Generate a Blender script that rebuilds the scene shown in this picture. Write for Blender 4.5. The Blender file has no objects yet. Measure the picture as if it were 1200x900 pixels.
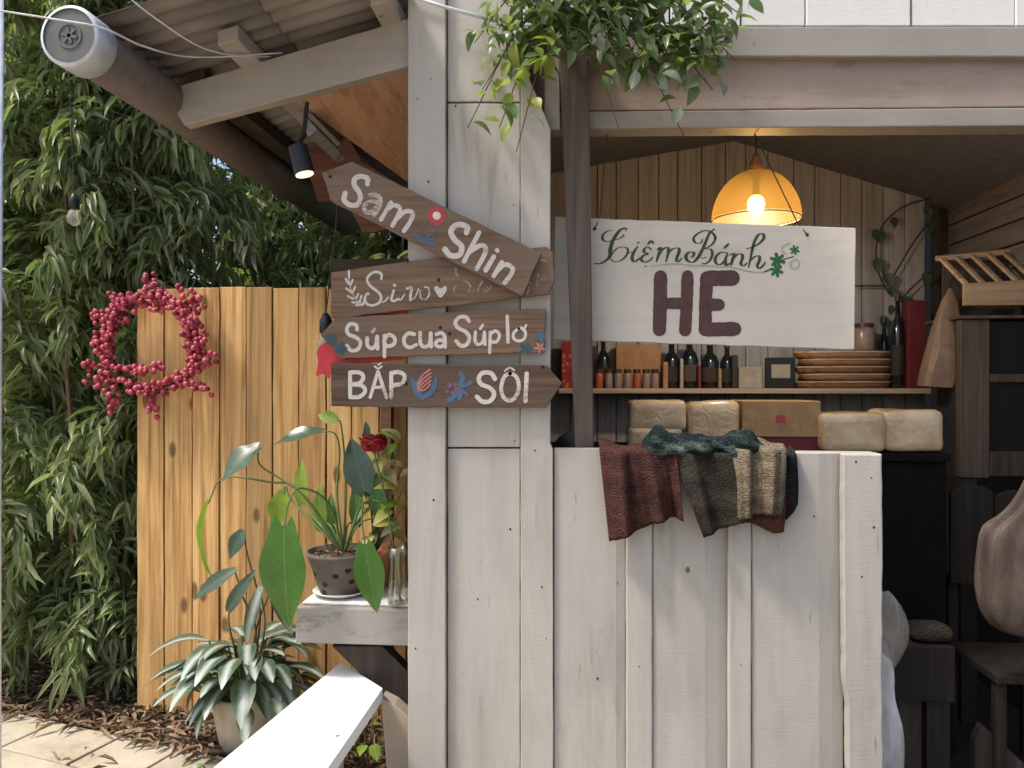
import bpy, bmesh, math, random
import numpy as np
from mathutils import Vector, Matrix, noise as mnoise
R = math.radians
rng = random.Random(7)
scene = bpy.context.scene
C = scene.collection

# ------------------------------------------------------------------ camera, sky, sun, exposure
YAW = R(5.0); EYE = 1.5; FPX = 900.0
cam_d = bpy.data.cameras.new('camera'); cam = bpy.data.objects.new('camera', cam_d); C.objects.link(cam)
cam.location = (0, 0, EYE); cam.rotation_euler = (R(90), 0, YAW)
cam_d.sensor_width = 36; cam_d.lens = 27.0; cam_d.clip_end = 500; cam_d.clip_start = 0.05
scene.camera = cam
SUN_EL, SUN_AZ = R(60), R(243)       # azimuth from +Y clockwise: behind and left of the viewer
world = bpy.data.worlds.new('World'); scene.world = world; world.use_nodes = True
wn = world.node_tree; bg = wn.nodes['Background']; sky = wn.nodes.new('ShaderNodeTexSky')
sky.sky_type = 'NISHITA'; sky.sun_disc = False; sky.sun_elevation = SUN_EL; sky.sun_rotation = SUN_AZ
sky.air_density = 1.0; sky.dust_density = 4.0; sky.ozone_density = 1.0
wn.links.new(sky.outputs[0], bg.inputs[0]); bg.inputs[1].default_value = 0.15
sd = bpy.data.lights.new('sun', 'SUN'); sun = bpy.data.objects.new('sun', sd); C.objects.link(sun)
sd.energy = 2.4; sd.angle = R(8); sd.color = (1.0, 0.95, 0.87)
sdir = Vector((math.sin(SUN_AZ) * math.cos(SUN_EL), math.cos(SUN_AZ) * math.cos(SUN_EL), math.sin(SUN_EL)))
sun.rotation_euler = (-sdir).to_track_quat('-Z', 'Y').to_euler(); sun.location = (-3, -3, 8)
vs = scene.view_settings
vs.view_transform = 'Standard'; vs.look = 'None'; vs.gamma = 1.0; vs.use_curve_mapping = False
vs.exposure = 0.74
scene.cycles.max_bounces = 8; scene.cycles.diffuse_bounces = 4; scene.cycles.transparent_max_bounces = 12; scene.cycles.transmission_bounces = 6

# ------------------------------------------------------------------ photo-measured points
def ray(px, py):
    a = (px - 600) / FPX
    return Vector((-math.sin(YAW) + a * math.cos(YAW), math.cos(YAW) + a * math.sin(YAW), (450 - py) / FPX))
def P(px, py, v):
    r = ray(px, py); t = v / r.y
    return Vector((r.x * t, v, EYE + r.z * t))
def G(px, py, z):
    r = ray(px, py); t = (z - EYE) / r.z
    return Vector((r.x * t, r.y * t, z))

# ------------------------------------------------------------------ objects
W = {}
def tag(o, label=None, cat=None, group=None, kind=None):
    if label: o['label'] = label
    if cat: o['category'] = cat
    if group: o['group'] = group
    if kind: o['kind'] = kind
    return o
def thing(name, label, cat, loc, group=None):
    o = bpy.data.objects.new(name, None); C.objects.link(o); o.location = loc; o.empty_display_size = .05
    W[o] = Vector(loc)
    return tag(o, label, cat, group)
def mk(name, V, F, mat, parent=None, smooth=False, bevel=0, solid=0, sub=0, base=None):
    """a mesh given in world coordinates"""
    base = Vector(base) if base is not None else (W[parent] if parent else Vector((0, 0, 0)))
    if base is None: base = Vector((0, 0, 0))
    me = bpy.data.meshes.new(name)
    me.from_pydata([(v[0] - base[0], v[1] - base[1], v[2] - base[2]) for v in V], [], F)
    me.update()
    if smooth: me.polygons.foreach_set('use_smooth', [True] * len(me.polygons))
    if mat: me.materials.append(mat)
    o = bpy.data.objects.new(name, me); C.objects.link(o); W[o] = base
    if parent:
        o.parent = parent; o.location = base - W[parent]
    else: o.location = base
    if solid:
        m = o.modifiers.new('thick', 'SOLIDIFY'); m.thickness = solid; m.offset = 0
    if sub:
        m = o.modifiers.new('sub', 'SUBSURF'); m.levels = sub; m.render_levels = sub
    if bevel:
        m = o.modifiers.new('bevel', 'BEVEL'); m.width = bevel; m.segments = 2; m.limit_method = 'ANGLE'; m.angle_limit = R(40)
    return o
def inst(name, me, parent, M):
    o = bpy.data.objects.new(name, me); C.objects.link(o)
    if parent: o.parent = parent; M = Matrix.Translation(-W[parent]) @ M
    o.matrix_local = M
    return o
def orient(loc, d, up=(0, 0, 1), s=1.0):
    y = Vector(d).normalized(); x = y.cross(Vector(up))
    if x.length < 1e-4: x = y.cross(Vector((1, 0, 0)))
    x.normalize(); z = x.cross(y)
    M = Matrix((x, y, z)).transposed().to_4x4()
    return Matrix.Translation(loc) @ M @ Matrix.Scale(s, 4)

# ------------------------------------------------------------------ shapes (vertex and face lists)
class MB:
    def __init__(s): s.V = []; s.F = []
    def add(s, V, F):
        n = len(s.V); s.V += [tuple(v) for v in V]; s.F += [tuple(i + n for i in f) for f in F]; return s
    def box(s, x0, x1, y0, y1, z0, z1):
        V = [(x, y, z) for z in (z0, z1) for y in (y0, y1) for x in (x0, x1)]
        return s.add(V, [(0, 2, 3, 1), (4, 5, 7, 6), (0, 1, 5, 4), (2, 6, 7, 3), (0, 4, 6, 2), (1, 3, 7, 5)])
    def obox(s, M, sx, sy, sz):
        b = MB().box(-sx / 2, sx / 2, -sy / 2, sy / 2, -sz / 2, sz / 2)
        return s.add([M @ Vector(v) for v in b.V], b.F)
    def tube(s, pts, rad, n=8, caps=True):
        pts = [Vector(p) for p in pts]; m = len(pts); r = rad if isinstance(rad, (list, tuple)) else [rad] * m
        V = []; F = []; up = None
        for i, p in enumerate(pts):
            t = (pts[min(i + 1, m - 1)] - pts[max(i - 1, 0)]).normalized()
            if up is None:
                up = t.orthogonal().normalized()
            up = (up - t * up.dot(t))
            up = up.normalized() if up.length > 1e-6 else t.orthogonal().normalized()
            b = t.cross(up)
            for k in range(n):
                a = 2 * math.pi * k / n
                V.append(p + (up * math.cos(a) + b * math.sin(a)) * r[i])
        for i in range(m - 1):
            for k in range(n):
                k2 = (k + 1) % n
                F.append((i * n + k, i * n + k2, (i + 1) * n + k2, (i + 1) * n + k))
        if caps:
            F.append(tuple(range(n))[::-1]); F.append(tuple((m - 1) * n + k for k in range(n)))
        return s.add(V, F)
    def lathe(s, prof, c, n=28, closed=False):
        V = []; F = []; m = len(prof)
        for r, z in prof:
            for k in range(n):
                a = 2 * math.pi * k / n
                V.append((c[0] + r * math.cos(a), c[1] + r * math.sin(a), c[2] + z))
        for i in range(m - 1):
            for k in range(n):
                k2 = (k + 1) % n
                F.append((i * n + k, i * n + k2, (i + 1) * n + k2, (i + 1) * n + k))
        if closed:
            F.append(tuple(range(n))[::-1]); F.append(tuple((m - 1) * n + k for k in range(n)))
        return s.add(V, F)
    def sphere(s, c, r, nu=10, nv=7, sz=1.0):
        prof = [(max(1e-5, r * math.sin(math.pi * i / nv)), -r * sz * math.cos(math.pi * i / nv)) for i in range(nv + 1)]
        return s.lathe(prof, c, nu)
    def prism(s, poly, y0, y1):
        """poly: (x,z) corners, extruded between two depths"""
        n = len(poly)
        V = [(x, y0, z) for x, z in poly] + [(x, y1, z) for x, z in poly]
        F = [tuple(range(n)), tuple(range(2 * n - 1, n - 1, -1))]
        for i in range(n):
            j = (i + 1) % n; F.append((i, i + n, j + n, j))
        return s.add(V, F)
    def put(s, name, mat, parent=None, **k): return mk(name, s.V, s.F, mat, parent, **k)

def rough_poly(poly, step=.03, amp=.0012, seed=0):
    """subdivide an outline and make its edges slightly uneven"""
    r = random.Random(seed); out = []
    n = len(poly)
    for i in range(n):
        a = Vector(poly[i]); b = Vector(poly[(i + 1) % n]); L = (b - a).length; k = max(1, int(L / step))
        nrm = Vector((-(b - a).y, (b - a).x)).normalized() if L else Vector((0, 0))
        for j in range(k):
            p = a.lerp(b, j / k)
            if j: p = p + nrm * (r.gauss(0, amp))
            out.append((p.x, p.y))
    return out
def pxpoly(pts, v): return [(P(x, y, v).x, P(x, y, v).z) for x, y in pts]
def board(name, pts, v0, v1, mat, parent, amp=.0004, step=.05, bevel=.003):
    """a plank outlined in the photo, at depth v0 (front) to v1 (back)"""
    poly = rough_poly(pxpoly(pts, v0), step, amp, hash(str(pts)) % 1000 if False else int(sum(a * 7 + b * 3 for a, b in pts)) % 9973)
    c = [sum(p[i] for p in poly) / len(poly) for i in (0, 1)]
    return MB().prism(poly, v0, v1).put(name, mat, parent, bevel=bevel, base=(c[0], v0, c[1]))
def profile_board(name, prof, y0, y1, vb, mat, parent):
    """vertical board whose front follows a profile of (px, depth) points"""
    z1, z0 = P(prof[0][0], y0, prof[0][1]).z, P(prof[0][0], y1, prof[0][1]).z
    pl = [(P(x, 500, v).x, v) for x, v in prof]; pl = pl + [(pl[-1][0], vb), (pl[0][0], vb)]
    n = len(pl); V = [(x, y, z0) for x, y in pl] + [(x, y, z1) for x, y in pl]
    F = [tuple(range(n))[::-1], tuple(range(n, 2 * n))] + [(i, (i + 1) % n, (i + 1) % n + n, i + n) for i in range(n)]
    return mk(name, V, F, mat, parent, bevel=.002, base=(pl[0][0], pl[0][1], (z0 + z1) / 2))
def rect(x0, y0, x1, y1): return [(x0, y0), (x1, y0), (x1, y1), (x0, y1)]
def rbox(c, size, r, seg=5, nz=0, nscale=8, seed=0):
    """rounded, slightly lumpy block"""
    V = []; F = []; idx = {}
    h = [s / 2 for s in size]; n = seg
    def vert(p):
        q = [max(-h[i] + r, min(h[i] - r, p[i])) for i in range(3)]
        d = Vector(p) - Vector(q)
        if d.length > 1e-9: d = d.normalized() * r
        w = Vector(q) + d
        if nz: w = w + Vector(mnoise.noise_vector(w * nscale + Vector((seed * 3.1, seed, 0)))) * nz
        k = tuple(round(a, 5) for a in p)
        if k not in idx: idx[k] = len(V); V.append(w + Vector(c))
        return idx[k]
    for ax in range(3):
        for sg in (-1, 1):
            u, v = (ax + 1) % 3, (ax + 2) % 3
            for i in range(n):
                for j in range(n):
                    q = []
                    for a, b in ((i, j), (i + 1, j), (i + 1, j + 1), (i, j + 1)):
                        p = [0, 0, 0]; p[ax] = sg * h[ax]
                        f = lambda t: math.sin((t - .5) * math.pi) * .5
                        p[u] = 2 * h[u] * f(a / n); p[v] = 2 * h[v] * f(b / n); q.append(vert(p))
                    F.append(tuple(q) if sg > 0 else tuple(q[::-1]))
    m = MB(); m.V = V; m.F = F; return m
def leaf_data(L, Wd, bend=.25, fold=.15, n=6, peak=.4, heart=0.0, wave=0.0, seed=0):
    """leaf along +Y from the origin, face up"""
    V = []; F = []; r = random.Random(seed)
    for i in range(n + 1):
        s = i / n
        e = math.log(.5) / math.log(peak)
        w = Wd / 2 * max(0.02, math.sin(math.pi * s ** e)) ** .85
        if heart and i == 0: w = Wd * .18 * heart
        ang = bend * s
        y = L * s * math.cos(ang * .7); z = -L * s * math.sin(ang * .7)
        wv = wave * math.sin(s * 9 + r.random()) * Wd
        back = -heart * L * .12 if i <= 1 else 0
        V += [(-w, y + back, z + fold * w * 2 + wv), (-w * .5, y + back * .4, z + fold * w * .8), (0, y, z), (w * .5, y + back * .4, z + fold * w * .8), (w, y + back, z + fold * w * 2 - wv)]
    for i in range(n):
        for k in range(4):
            a = i * 5 + k; F.append((a, a + 1, a + 6, a + 5))
    return V, F
def leaf_me(name, mat, *a, **k):
    V, F = leaf_data(*a, **k); me = bpy.data.meshes.new(name); me.from_pydata(V, [], F); me.update()
    me.polygons.foreach_set('use_smooth', [True] * len(me.polygons)); me.materials.append(mat); return me
def spline(pts, k=8, closed=False):
    """Catmull-Rom through points of any dimension"""
    n = len(pts)
    if n < 3: 
        return [tuple(np.array(pts[0]) + (np.array(pts[-1]) - np.array(pts[0])) * i / k) for i in range(k + 1)]
    A = [np.array(p, float) for p in pts]; out = []
    for i in range(n - 1):
        p1, p2 = A[i], A[i + 1]
        p0 = A[i - 1] if i else (A[-2] if closed else p1 * 2 - p2)
        p3 = A[i + 2] if i + 2 < n else (A[1] if closed else p2 * 2 - p1)
        for j in range(k):
            t = j / k
            out.append(tuple(.5 * ((2 * p1) + (p2 - p0) * t + (2 * p0 - 5 * p1 + 4 * p2 - p3) * t * t + (3 * p1 - p0 - 3 * p2 + p3) * t ** 3)))
    out.append(tuple(A[-1])); return out
def sag(a, b, drop, n=14):
    a = Vector(a); b = Vector(b)
    return [a.lerp(b, i / n) - Vector((0, 0, drop * 4 * (i / n) * (1 - i / n))) for i in range(n + 1)]

# ------------------------------------------------------------------ materials
class NT:
    def __init__(s, name):
        s.m = bpy.data.materials.new(name); s.m.use_nodes = True; s.t = s.m.node_tree
        s.b = s.t.nodes['Principled BSDF']; s.out = s.t.nodes['Material Output']
    def n(s, typ, ins={}, **at):
        nd = s.t.nodes.new(typ)
        for k, v in at.items(): setattr(nd, k, v)
        for k, v in ins.items():
            if isinstance(v, bpy.types.NodeSocket): s.t.links.new(v, nd.inputs[k])
            else: nd.inputs[k].default_value = v
        return nd
    def link(s, a, b): s.t.links.new(a, b)
    def coord(s, scale=(1, 1, 1), rnd=True):
        tc = s.n('ShaderNodeTexCoord'); v = tc.outputs['Object']
        if rnd:
            oi = s.n('ShaderNodeObjectInfo'); mul = s.n('ShaderNodeMath', {0: oi.outputs['Random'], 1: 37.0}, operation='MULTIPLY')
            v = s.n('ShaderNodeVectorMath', {0: v, 1: mul.outputs[0]}, operation='ADD').outputs[0]
        return s.n('ShaderNodeVectorMath', {0: v, 1: scale}, operation='MULTIPLY').outputs[0]
    def noise(s, vec, scale, detail=4, rough=.55, dist=0):
        return s.n('ShaderNodeTexNoise', {'Vector': vec, 'Scale': scale, 'Detail': detail, 'Roughness': rough, 'Distortion': dist}).outputs['Fac']
    def ramp(s, fac, stops):
        r = s.n('ShaderNodeValToRGB', {0: fac}); e = r.color_ramp.elements
        while len(e) < len(stops): e.new(.5)
        for i, (p, c) in enumerate(stops):
            e[i].position = p; e[i].color = (*c, 1) if len(c) == 3 else c
        return r.outputs[0]
    def mix(s, fac, a, b, mode='MIX'):
        nd = s.n('ShaderNodeMix', data_type='RGBA', blend_type=mode)
        for k, v in ((0, fac), (6, a), (7, b)):
            if isinstance(v, bpy.types.NodeSocket): s.link(v, nd.inputs[k])
            else: nd.inputs[k].default_value = v if k == 0 else ((*v, 1) if len(v) == 3 else v)
        return nd.outputs[2]
    def thr(s, fac, a, b): return s.n('ShaderNodeMapRange', {0: fac, 1: a, 2: b, 3: 0.0, 4: 1.0}).outputs[0]
    def math(s, op, a, b): return s.n('ShaderNodeMath', {0: a, 1: b}, operation=op).outputs[0]
    def fin(s, col=None, rough=.6, bump=None, bs=.3, bd=.01, spec=.4, **k):
        if col is not None:
            if isinstance(col, bpy.types.NodeSocket): s.link(col, s.b.inputs['Base Color'])
            else: s.b.inputs['Base Color'].default_value = (*col, 1)
        if isinstance(rough, bpy.types.NodeSocket): s.link(rough, s.b.inputs['Roughness'])
        else: s.b.inputs['Roughness'].default_value = rough
        s.b.inputs['Specular IOR Level'].default_value = spec
        if bump is not None:
            bp = s.n('ShaderNodeBump', {'Height': bump, 'Strength': bs, 'Distance': bd}); s.link(bp.outputs[0], s.b.inputs['Normal'])
        for kk, v in k.items(): s.b.inputs[kk.replace('_', ' ')].default_value = v
        return s.m
def plain(name, col, rough=.6, **k):
    t = NT(name); v = t.coord()
    n = t.noise(v, 25, 5)
    c = t.mix(t.thr(n, .3, .7), tuple(x * .8 for x in col), tuple(min(1, x * 1.15) for x in col))
    return t.fin(c, rough, n, .15, .004, **k)
def wood(name, dark, mid, light, axis=2, grain=60, knots=0.0, grey=None, rough=.7, bs=.35, var=.25):
    """bare timber with grain along one axis, knots and a tint per board"""
    t = NT(name); sc = [grain * .45] * 3; sc[axis] = grain * .022
    v = t.coord(tuple(sc)); n1 = t.noise(v, 1.0, 6, .6, 1.2)
    sc2 = [grain * 1.6] * 3; sc2[axis] = grain * .04
    n2 = t.noise(t.coord(tuple(sc2)), 1.0, 3, .6)
    c = t.ramp(n1, [(.28, dark), (.5, mid), (.72, light)])
    c = t.mix(t.math('MULTIPLY', t.thr(n2, .52, .68), .45), c, tuple(x * .55 for x in dark))
    if grey: c = t.mix(t.thr(t.noise(t.coord((4, 4, 4)), 1.0, 5), .4, .65), c, grey)
    oi = t.n('ShaderNodeObjectInfo')
    hv = t.n('ShaderNodeHueSaturation', {'Color': c, 'Value': t.n('ShaderNodeMapRange', {0: oi.outputs['Random'], 3: 1 - var, 4: 1 + var}).outputs[0]})
    c = hv.outputs[0]
    if knots:
        ks = [7.0] * 3; ks[axis] = 3.2
        vo = t.n('ShaderNodeTexVoronoi', {'Vector': t.coord(tuple(ks)), 'Scale': 1.0, 'Randomness': 1.0})
        kf = t.thr(vo.outputs['Distance'], knots * .8, knots * .5); c = t.mix(t.math('MULTIPLY', kf, .8), c, tuple(x * .35 for x in dark))
    return t.fin(c, rough, n2, bs, .004, spec=.25)
def paint(name, col, dirt=(.20, .17, .13), amount=.5, axis=2, rough=.55, wear=None, specks=True, wt=(.6, .66), grime=0.0):
    """old brushed paint over sawn boards: drips, dirt, knots showing"""
    t = NT(name)
    sc = [22.0] * 3; sc[axis] = 2.0
    n1 = t.noise(t.coord(tuple(sc)), 1.0, 6, .62, .6)
    big = t.noise(t.coord((3.1, 3.1, 2.2)), 1.0, 5, .6)
    c = t.mix(t.math('MULTIPLY', t.thr(n1, .45, .8), .5 * amount), col, tuple(a * .62 + b * .25 for a, b in zip(col, dirt)))
    c = t.mix(t.math('MULTIPLY', t.thr(big, .5, .78), .6 * amount), c, tuple(a * .55 + b * .2 for a, b in zip(col, dirt)))
    if specks:
        vo = t.n('ShaderNodeTexVoronoi', {'Vector': t.coord((9, 9, 6)), 'Scale': 1.0})
        pick = t.thr(vo.outputs['Color'], .55, .62)
        k = t.math('MULTIPLY', t.thr(vo.outputs['Distance'], .085, .05), pick)
        c = t.mix(t.math('MULTIPLY', k, .85), c, (.07, .055, .04))
        st = t.noise(t.coord((70, 70, 7) if axis == 2 else (7, 70, 70)), 1.0, 2, .5)
        msk = t.thr(t.noise(t.coord((5, 5, 5)), 1.0, 2), .58, .68)
        c = t.mix(t.math('MULTIPLY', t.math('MULTIPLY', t.thr(st, .66, .72), msk), .7), c, dirt)
    if wear: 
        wf = t.thr(t.noise(t.coord((14, 14, 5) if axis == 2 else (5, 14, 14)), 1.0, 6, .7), *wt)
        c = t.mix(wf, c, wear)
    if grime:
        g1 = t.noise(t.coord((9, 9, 1.1) if axis == 2 else (1.1, 9, 9)), 1.0, 7, .7, .8); g2 = t.noise(t.coord((1.6, 1.6, 1.6)), 1.0, 3)
        c = t.mix(t.math('MULTIPLY', t.math('MULTIPLY', t.thr(g1, .50, .70), t.thr(g2, .40, .62)), grime), c, (.20, .165, .12))
        c = t.mix(t.math('MULTIPLY', t.thr(t.noise(t.coord((30, 30, 26)), 1.0, 5, .7), .66, .74), grime * .7), c, (.16, .13, .10))
    s2 = [25.0, 25.0, 25.0]; s2[2 if axis == 2 else 0] = 190.0
    h = t.math('ADD', t.noise(t.coord(tuple(s2)), 1.0, 3), t.math('MULTIPLY', n1, 1.4))
    return t.fin(c, rough, h, .17, .004, spec=.35)
def foliage(name, cols, rough=.42, trans=.3, island=False, scale=14, vein=None):
    t = NT(name)
    if island: r = t.n('ShaderNodeNewGeometry').outputs['Random Per Island']
    else: r = t.n('ShaderNodeObjectInfo').outputs['Random']
    k = len(cols); c = t.ramp(r, [(i / (k - 1), col) for i, col in enumerate(cols)])
    nz = t.noise(t.coord((1, 1, 1)), scale, 4)
    c = t.mix(t.math('MULTIPLY', t.thr(nz, .35, .75), .45), c, tuple(min(1, x * 1.5 + .01) for x in cols[-1]))
    if vein:
        tc = t.n('ShaderNodeTexCoord'); sp = t.n('ShaderNodeSeparateXYZ', {0: tc.outputs['Object']})
        ax = t.math('ABSOLUTE', sp.outputs[0], 0.0)
        kind, vc, ww = vein
        if kind == 'silver':   # pale feathered centre of the leaf blade
            nn = t.math('MULTIPLY', t.noise(t.coord((60, 25, 5), False), 1.0, 4), .02)
            f = t.thr(t.math('ADD', ax, nn), ww + .012, ww * .4 + .006); c = t.mix(t.math('MULTIPLY', f, .85), c, vc)
        else:
            f = t.thr(ax, .0032, .0012); c = t.mix(t.math('MULTIPLY', f, .6), c, vc)
            w = t.n('ShaderNodeTexWave', {'Vector': t.n('ShaderNodeCombineXYZ', {0: t.math('MULTIPLY', ax, -.8), 1: sp.outputs[1]}).outputs[0], 'Scale': 18.0, 'Distortion': .6}, wave_type='BANDS', bands_direction='DIAGONAL')
            c = t.mix(t.math('MULTIPLY', t.thr(w.outputs['Fac'], .80, 1.0), .16), c, vc)
    if vein:
        bl = t.thr(t.noise(t.coord((1, 1, 1)), 17, 5, .65), .66, .72); c = t.mix(t.math('MULTIPLY', bl, .6), c, (.20, .13, .05))
        rough = t.n('ShaderNodeMapRange', {0: nz, 1: .3, 2: .7, 3: rough - .08, 4: rough + .22}).outputs[0]
    t.fin(c, rough, nz, .2 if vein else .12, .006, spec=.5)
    tr = t.n('ShaderNodeBsdfTranslucent'); cc = t.mix(.6, c, (.30, .42, .05), 'MIX'); t.link(cc, tr.inputs[0])
    mx = t.n('ShaderNodeMixShader', {0: trans}); t.link(t.b.outputs[0], mx.inputs[1]); t.link(tr.outputs[0], mx.inputs[2])
    t.link(mx.outputs[0], t.out.inputs[0]); return t.m
def fabric(name, cols, scale=160, rough=.95):
    t = NT(name)
    n = t.noise(t.coord((7, 7, 20)), 1.0, 5); c = t.ramp(n, [(.3, cols[0]), (.5, cols[1]), (.68, cols[2])])
    w1 = t.n('ShaderNodeTexVoronoi', {'Vector': t.coord((.8, .8, 2.2)), 'Scale': float(scale) * .8})
    c = t.mix(t.math('MULTIPLY', t.thr(w1.outputs['Distance'], .3, .75), .55), c, tuple(x * .3 for x in cols[0]))
    fl = t.noise(t.coord((1, 1, 1)), 260, 2)
    c = t.mix(t.math('MULTIPLY', t.thr(fl, .58, .75), .5), c, tuple(min(1, x * 1.9) for x in cols[2]))
    return t.fin(c, rough, t.math('SUBTRACT', fl, w1.outputs['Distance']), .8, .006, spec=.1)
def glassy(name, col, rough=.05, trans=1.0, ior=1.45, alpha=1.0):
    t = NT(name); return t.fin(col, rough, Transmission_Weight=trans, IOR=ior, Alpha=alpha)
def plastic(name, col, alpha, rough=.25, spec=.6):
    t = NT(name); n = t.noise(t.coord((16, 16, 5)), 1.0, 3, .55, .5)
    c = t.mix(t.thr(n, .35, .7), tuple(x * .75 for x in col), col)
    t.fin(c, rough, n, .35, .012, spec=spec); a = t.n('ShaderNodeMapRange', {0: n, 1: .35, 2: .7, 3: alpha * .75, 4: min(1, alpha * 1.2)}).outputs[0]
    t.link(a, t.b.inputs['Alpha']); return t.m
def emis(name, col, strength):
    t = NT(name); t.fin(col, .4); t.b.inputs['Emission Color'].default_value = (*col, 1); t.b.inputs['Emission Strength'].default_value = strength; return t.m

M = {}
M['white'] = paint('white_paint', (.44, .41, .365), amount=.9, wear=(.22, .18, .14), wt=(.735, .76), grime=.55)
M['white_sunlit'] = paint('white_paint_sunlit', (.66, .65, .62), amount=.3)  # lighter copy of the wall paint: sunlight on the gable put into the colour
M['rafter'] = paint('weathered_white_rafter', (.38, .34, .295), axis=0, amount=1.0, wear=(.20, .16, .12), wt=(.68, .74), grime=.6)
M['header'] = paint('greige_beam', (.30, .27, .24), axis=0, amount=1.0, grime=.5)
M['header_plank'] = paint('worn_brown_plank', (.34, .265, .215), axis=0, amount=1.0, wear=(.23, .165, .125), wt=(.56, .68), grime=.7)
M['bench'] = paint('bench_white', (.80, .79, .76), axis=1, amount=.3, wear=(.34, .30, .25), wt=(.71, .74))
M['bench_side'] = paint('bench_side', (.40, .33, .26), axis=1, amount=.9)
M['ledge'] = paint('grey_ledge', (.31, .285, .255), axis=0, amount=1.0, wear=(.15, .135, .12), wt=(.54, .66), grime=.6)
M['dark_post'] = wood('dark_brown_post', (.075, .055, .045), (.10, .075, .062), (.135, .105, .09), 2, 50, var=.05)
M['sign'] = wood('sign_timber', (.085, .052, .034), (.15, .095, .06), (.225, .15, .098), 0, 55, grey=(.15, .108, .077), var=.10, bs=.6)
M['sign_dark'] = wood('sign_timber_dark', (.055, .034, .023), (.098, .062, .041), (.15, .10, .068), 0, 55, grey=(.10, .072, .052), var=.03, bs=.6)
M['fence'] = wood('pine_fence', (.28, .135, .045), (.53, .31, .12), (.64, .42, .185), 2, 45, knots=.2, var=.28)
M['rail'] = wood('dark_rail', (.03, .022, .018), (.05, .036, .028), (.07, .05, .04), 0, 40)
M['ply'] = wood('orange_plywood', (.44, .22, .125), (.54, .30, .175), (.62, .38, .24), 1, 30, var=.05)
M['redwood'] = wood('red_brown_board', (.12, .05, .035), (.19, .085, .06), (.26, .13, .09), 0, 40)
M['backwall'] = wood('brown_wall_board', (.30, .275, .255), (.38, .35, .33), (.45, .42, .40), 2, 40, var=.12)
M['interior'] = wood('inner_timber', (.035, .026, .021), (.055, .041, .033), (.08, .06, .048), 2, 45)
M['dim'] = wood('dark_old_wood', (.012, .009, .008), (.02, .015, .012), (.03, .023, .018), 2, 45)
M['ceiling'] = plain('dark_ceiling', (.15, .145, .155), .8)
M['slat'] = wood('side_slat', (.14, .11, .09), (.21, .17, .145), (.29, .24, .205), 1, 40, var=.1)
M['rack'] = wood('pale_rack_wood', (.34, .22, .13), (.45, .31, .19), (.55, .40, .26), 0, 40)
M['cab'] = wood('cabinet_wood', (.055, .04, .03), (.09, .066, .048), (.13, .095, .07), 2, 40)
M['shelf'] = wood('shelf_wood', (.38, .27, .18), (.50, .37, .26), (.58, .45, .33), 0, 40)
M['blackish'] = plain('black_cloth_paint', (.009, .008, .008), .9, spec=.05)
M['charcoal'] = plain('charcoal', (.03, .028, .028), .6)
M['darkglass'] = NT('dark_pane').fin((.015, .017, .018), .12, spec=.6)
M['black'] = plain('black_plastic', (.012, .012, .013), .4)
M['cord'] = plain('dark_cord', (.03, .027, .024), .6)
M['palecord'] = plain('pale_wire', (.55, .55, .56), .5)
M['pipe'] = plain('brown_pipe', (.13, .10, .082), .5)
M['cap'] = plain('grey_pipe_cap', (.11, .11, .105), .5)
M['capring'] = plain('pale_blue_grey_pipe', (.56, .60, .63), .45)
M['pole'] = plain('white_pole', (.72, .76, .80), .4)
def worn(name, col, under, lo=.56, hi=.72):
    t = NT(name); n = t.noise(t.coord((40, 200, 130)), 1.0, 4, .7); b = t.noise(t.coord((9, 9, 9)), 1.0, 3)
    f = t.thr(t.math('ADD', t.math('MULTIPLY', n, .6), t.math('MULTIPLY', b, .5)), lo, hi)
    return t.fin(t.mix(f, col, under), .75, n, .3, .002, spec=.2)
M['letter'] = worn('white_lettering_paint', (.56, .52, .47), (.22, .16, .12))
M['letter2'] = worn('faded_lettering_paint', (.40, .34, .28), (.18, .125, .09), .48, .62)
M['he'] = plain('dark_brown_lettering', (.085, .038, .034), .6)
M['script'] = plain('dark_green_script', (.035, .06, .025), .6)
M['scriptlight'] = plain('pale_green_paint', (.33, .40, .20), .7)
M['leafgreen'] = plain('green_paint', (.02, .13, .03), .6)
M['redpaint'] = plain('red_flower_paint', (.38, .045, .06), .6)
M['bluepaint'] = plain('blue_paint', (.065, .115, .19), .7)
M['tealpaint'] = plain('teal_paint', (.035, .075, .095), .7)
M['pinkpaint'] = plain('pink_paint', (.42, .16, .14), .7)
M['purplepaint'] = plain('purple_paint', (.16, .085, .16), .7)
M['cream'] = plain('cream_paint', (.75, .66, .45), .6)
M['knot'] = plain('nail_hole', (.02, .015, .012), .9)
M['hang_sign'] = paint('cream_sign_board', (.62, .565, .48), axis=0, amount=.7, specks=False, grime=.22)
M['red_cloth'] = plain('red_ribbon', (.50, .035, .045), .5)
M['berry'] = NT('berry_red'); _t = M['berry']
_r = _t.n('ShaderNodeNewGeometry').outputs['Random Per Island']
M['berry'] = _t.fin(_t.ramp(_r, [(0, (.22, .02, .04)), (.5, (.42, .05, .085)), (1, (.55, .12, .15))]), .42, spec=.5)
M['twig'] = plain('brown_twig', (.075, .05, .032), .8)
M['bamboo_leaf'] = foliage('bamboo_leaf', [(.075, .115, .05), (.12, .18, .075), (.165, .235, .09), (.20, .275, .11), (.25, .32, .13), (.33, .39, .19), (.38, .37, .22)], .34, .5, True, 6)
M['culm'] = plain('bamboo_culm', (.13, .14, .055), .5)
M['culm2'] = plain('bamboo_culm_brown', (.16, .105, .055), .55)
M['vine_leaf'] = foliage('vine_leaf', [(.06, .11, .045), (.09, .15, .055), (.14, .21, .06)], .34, .42)
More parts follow.
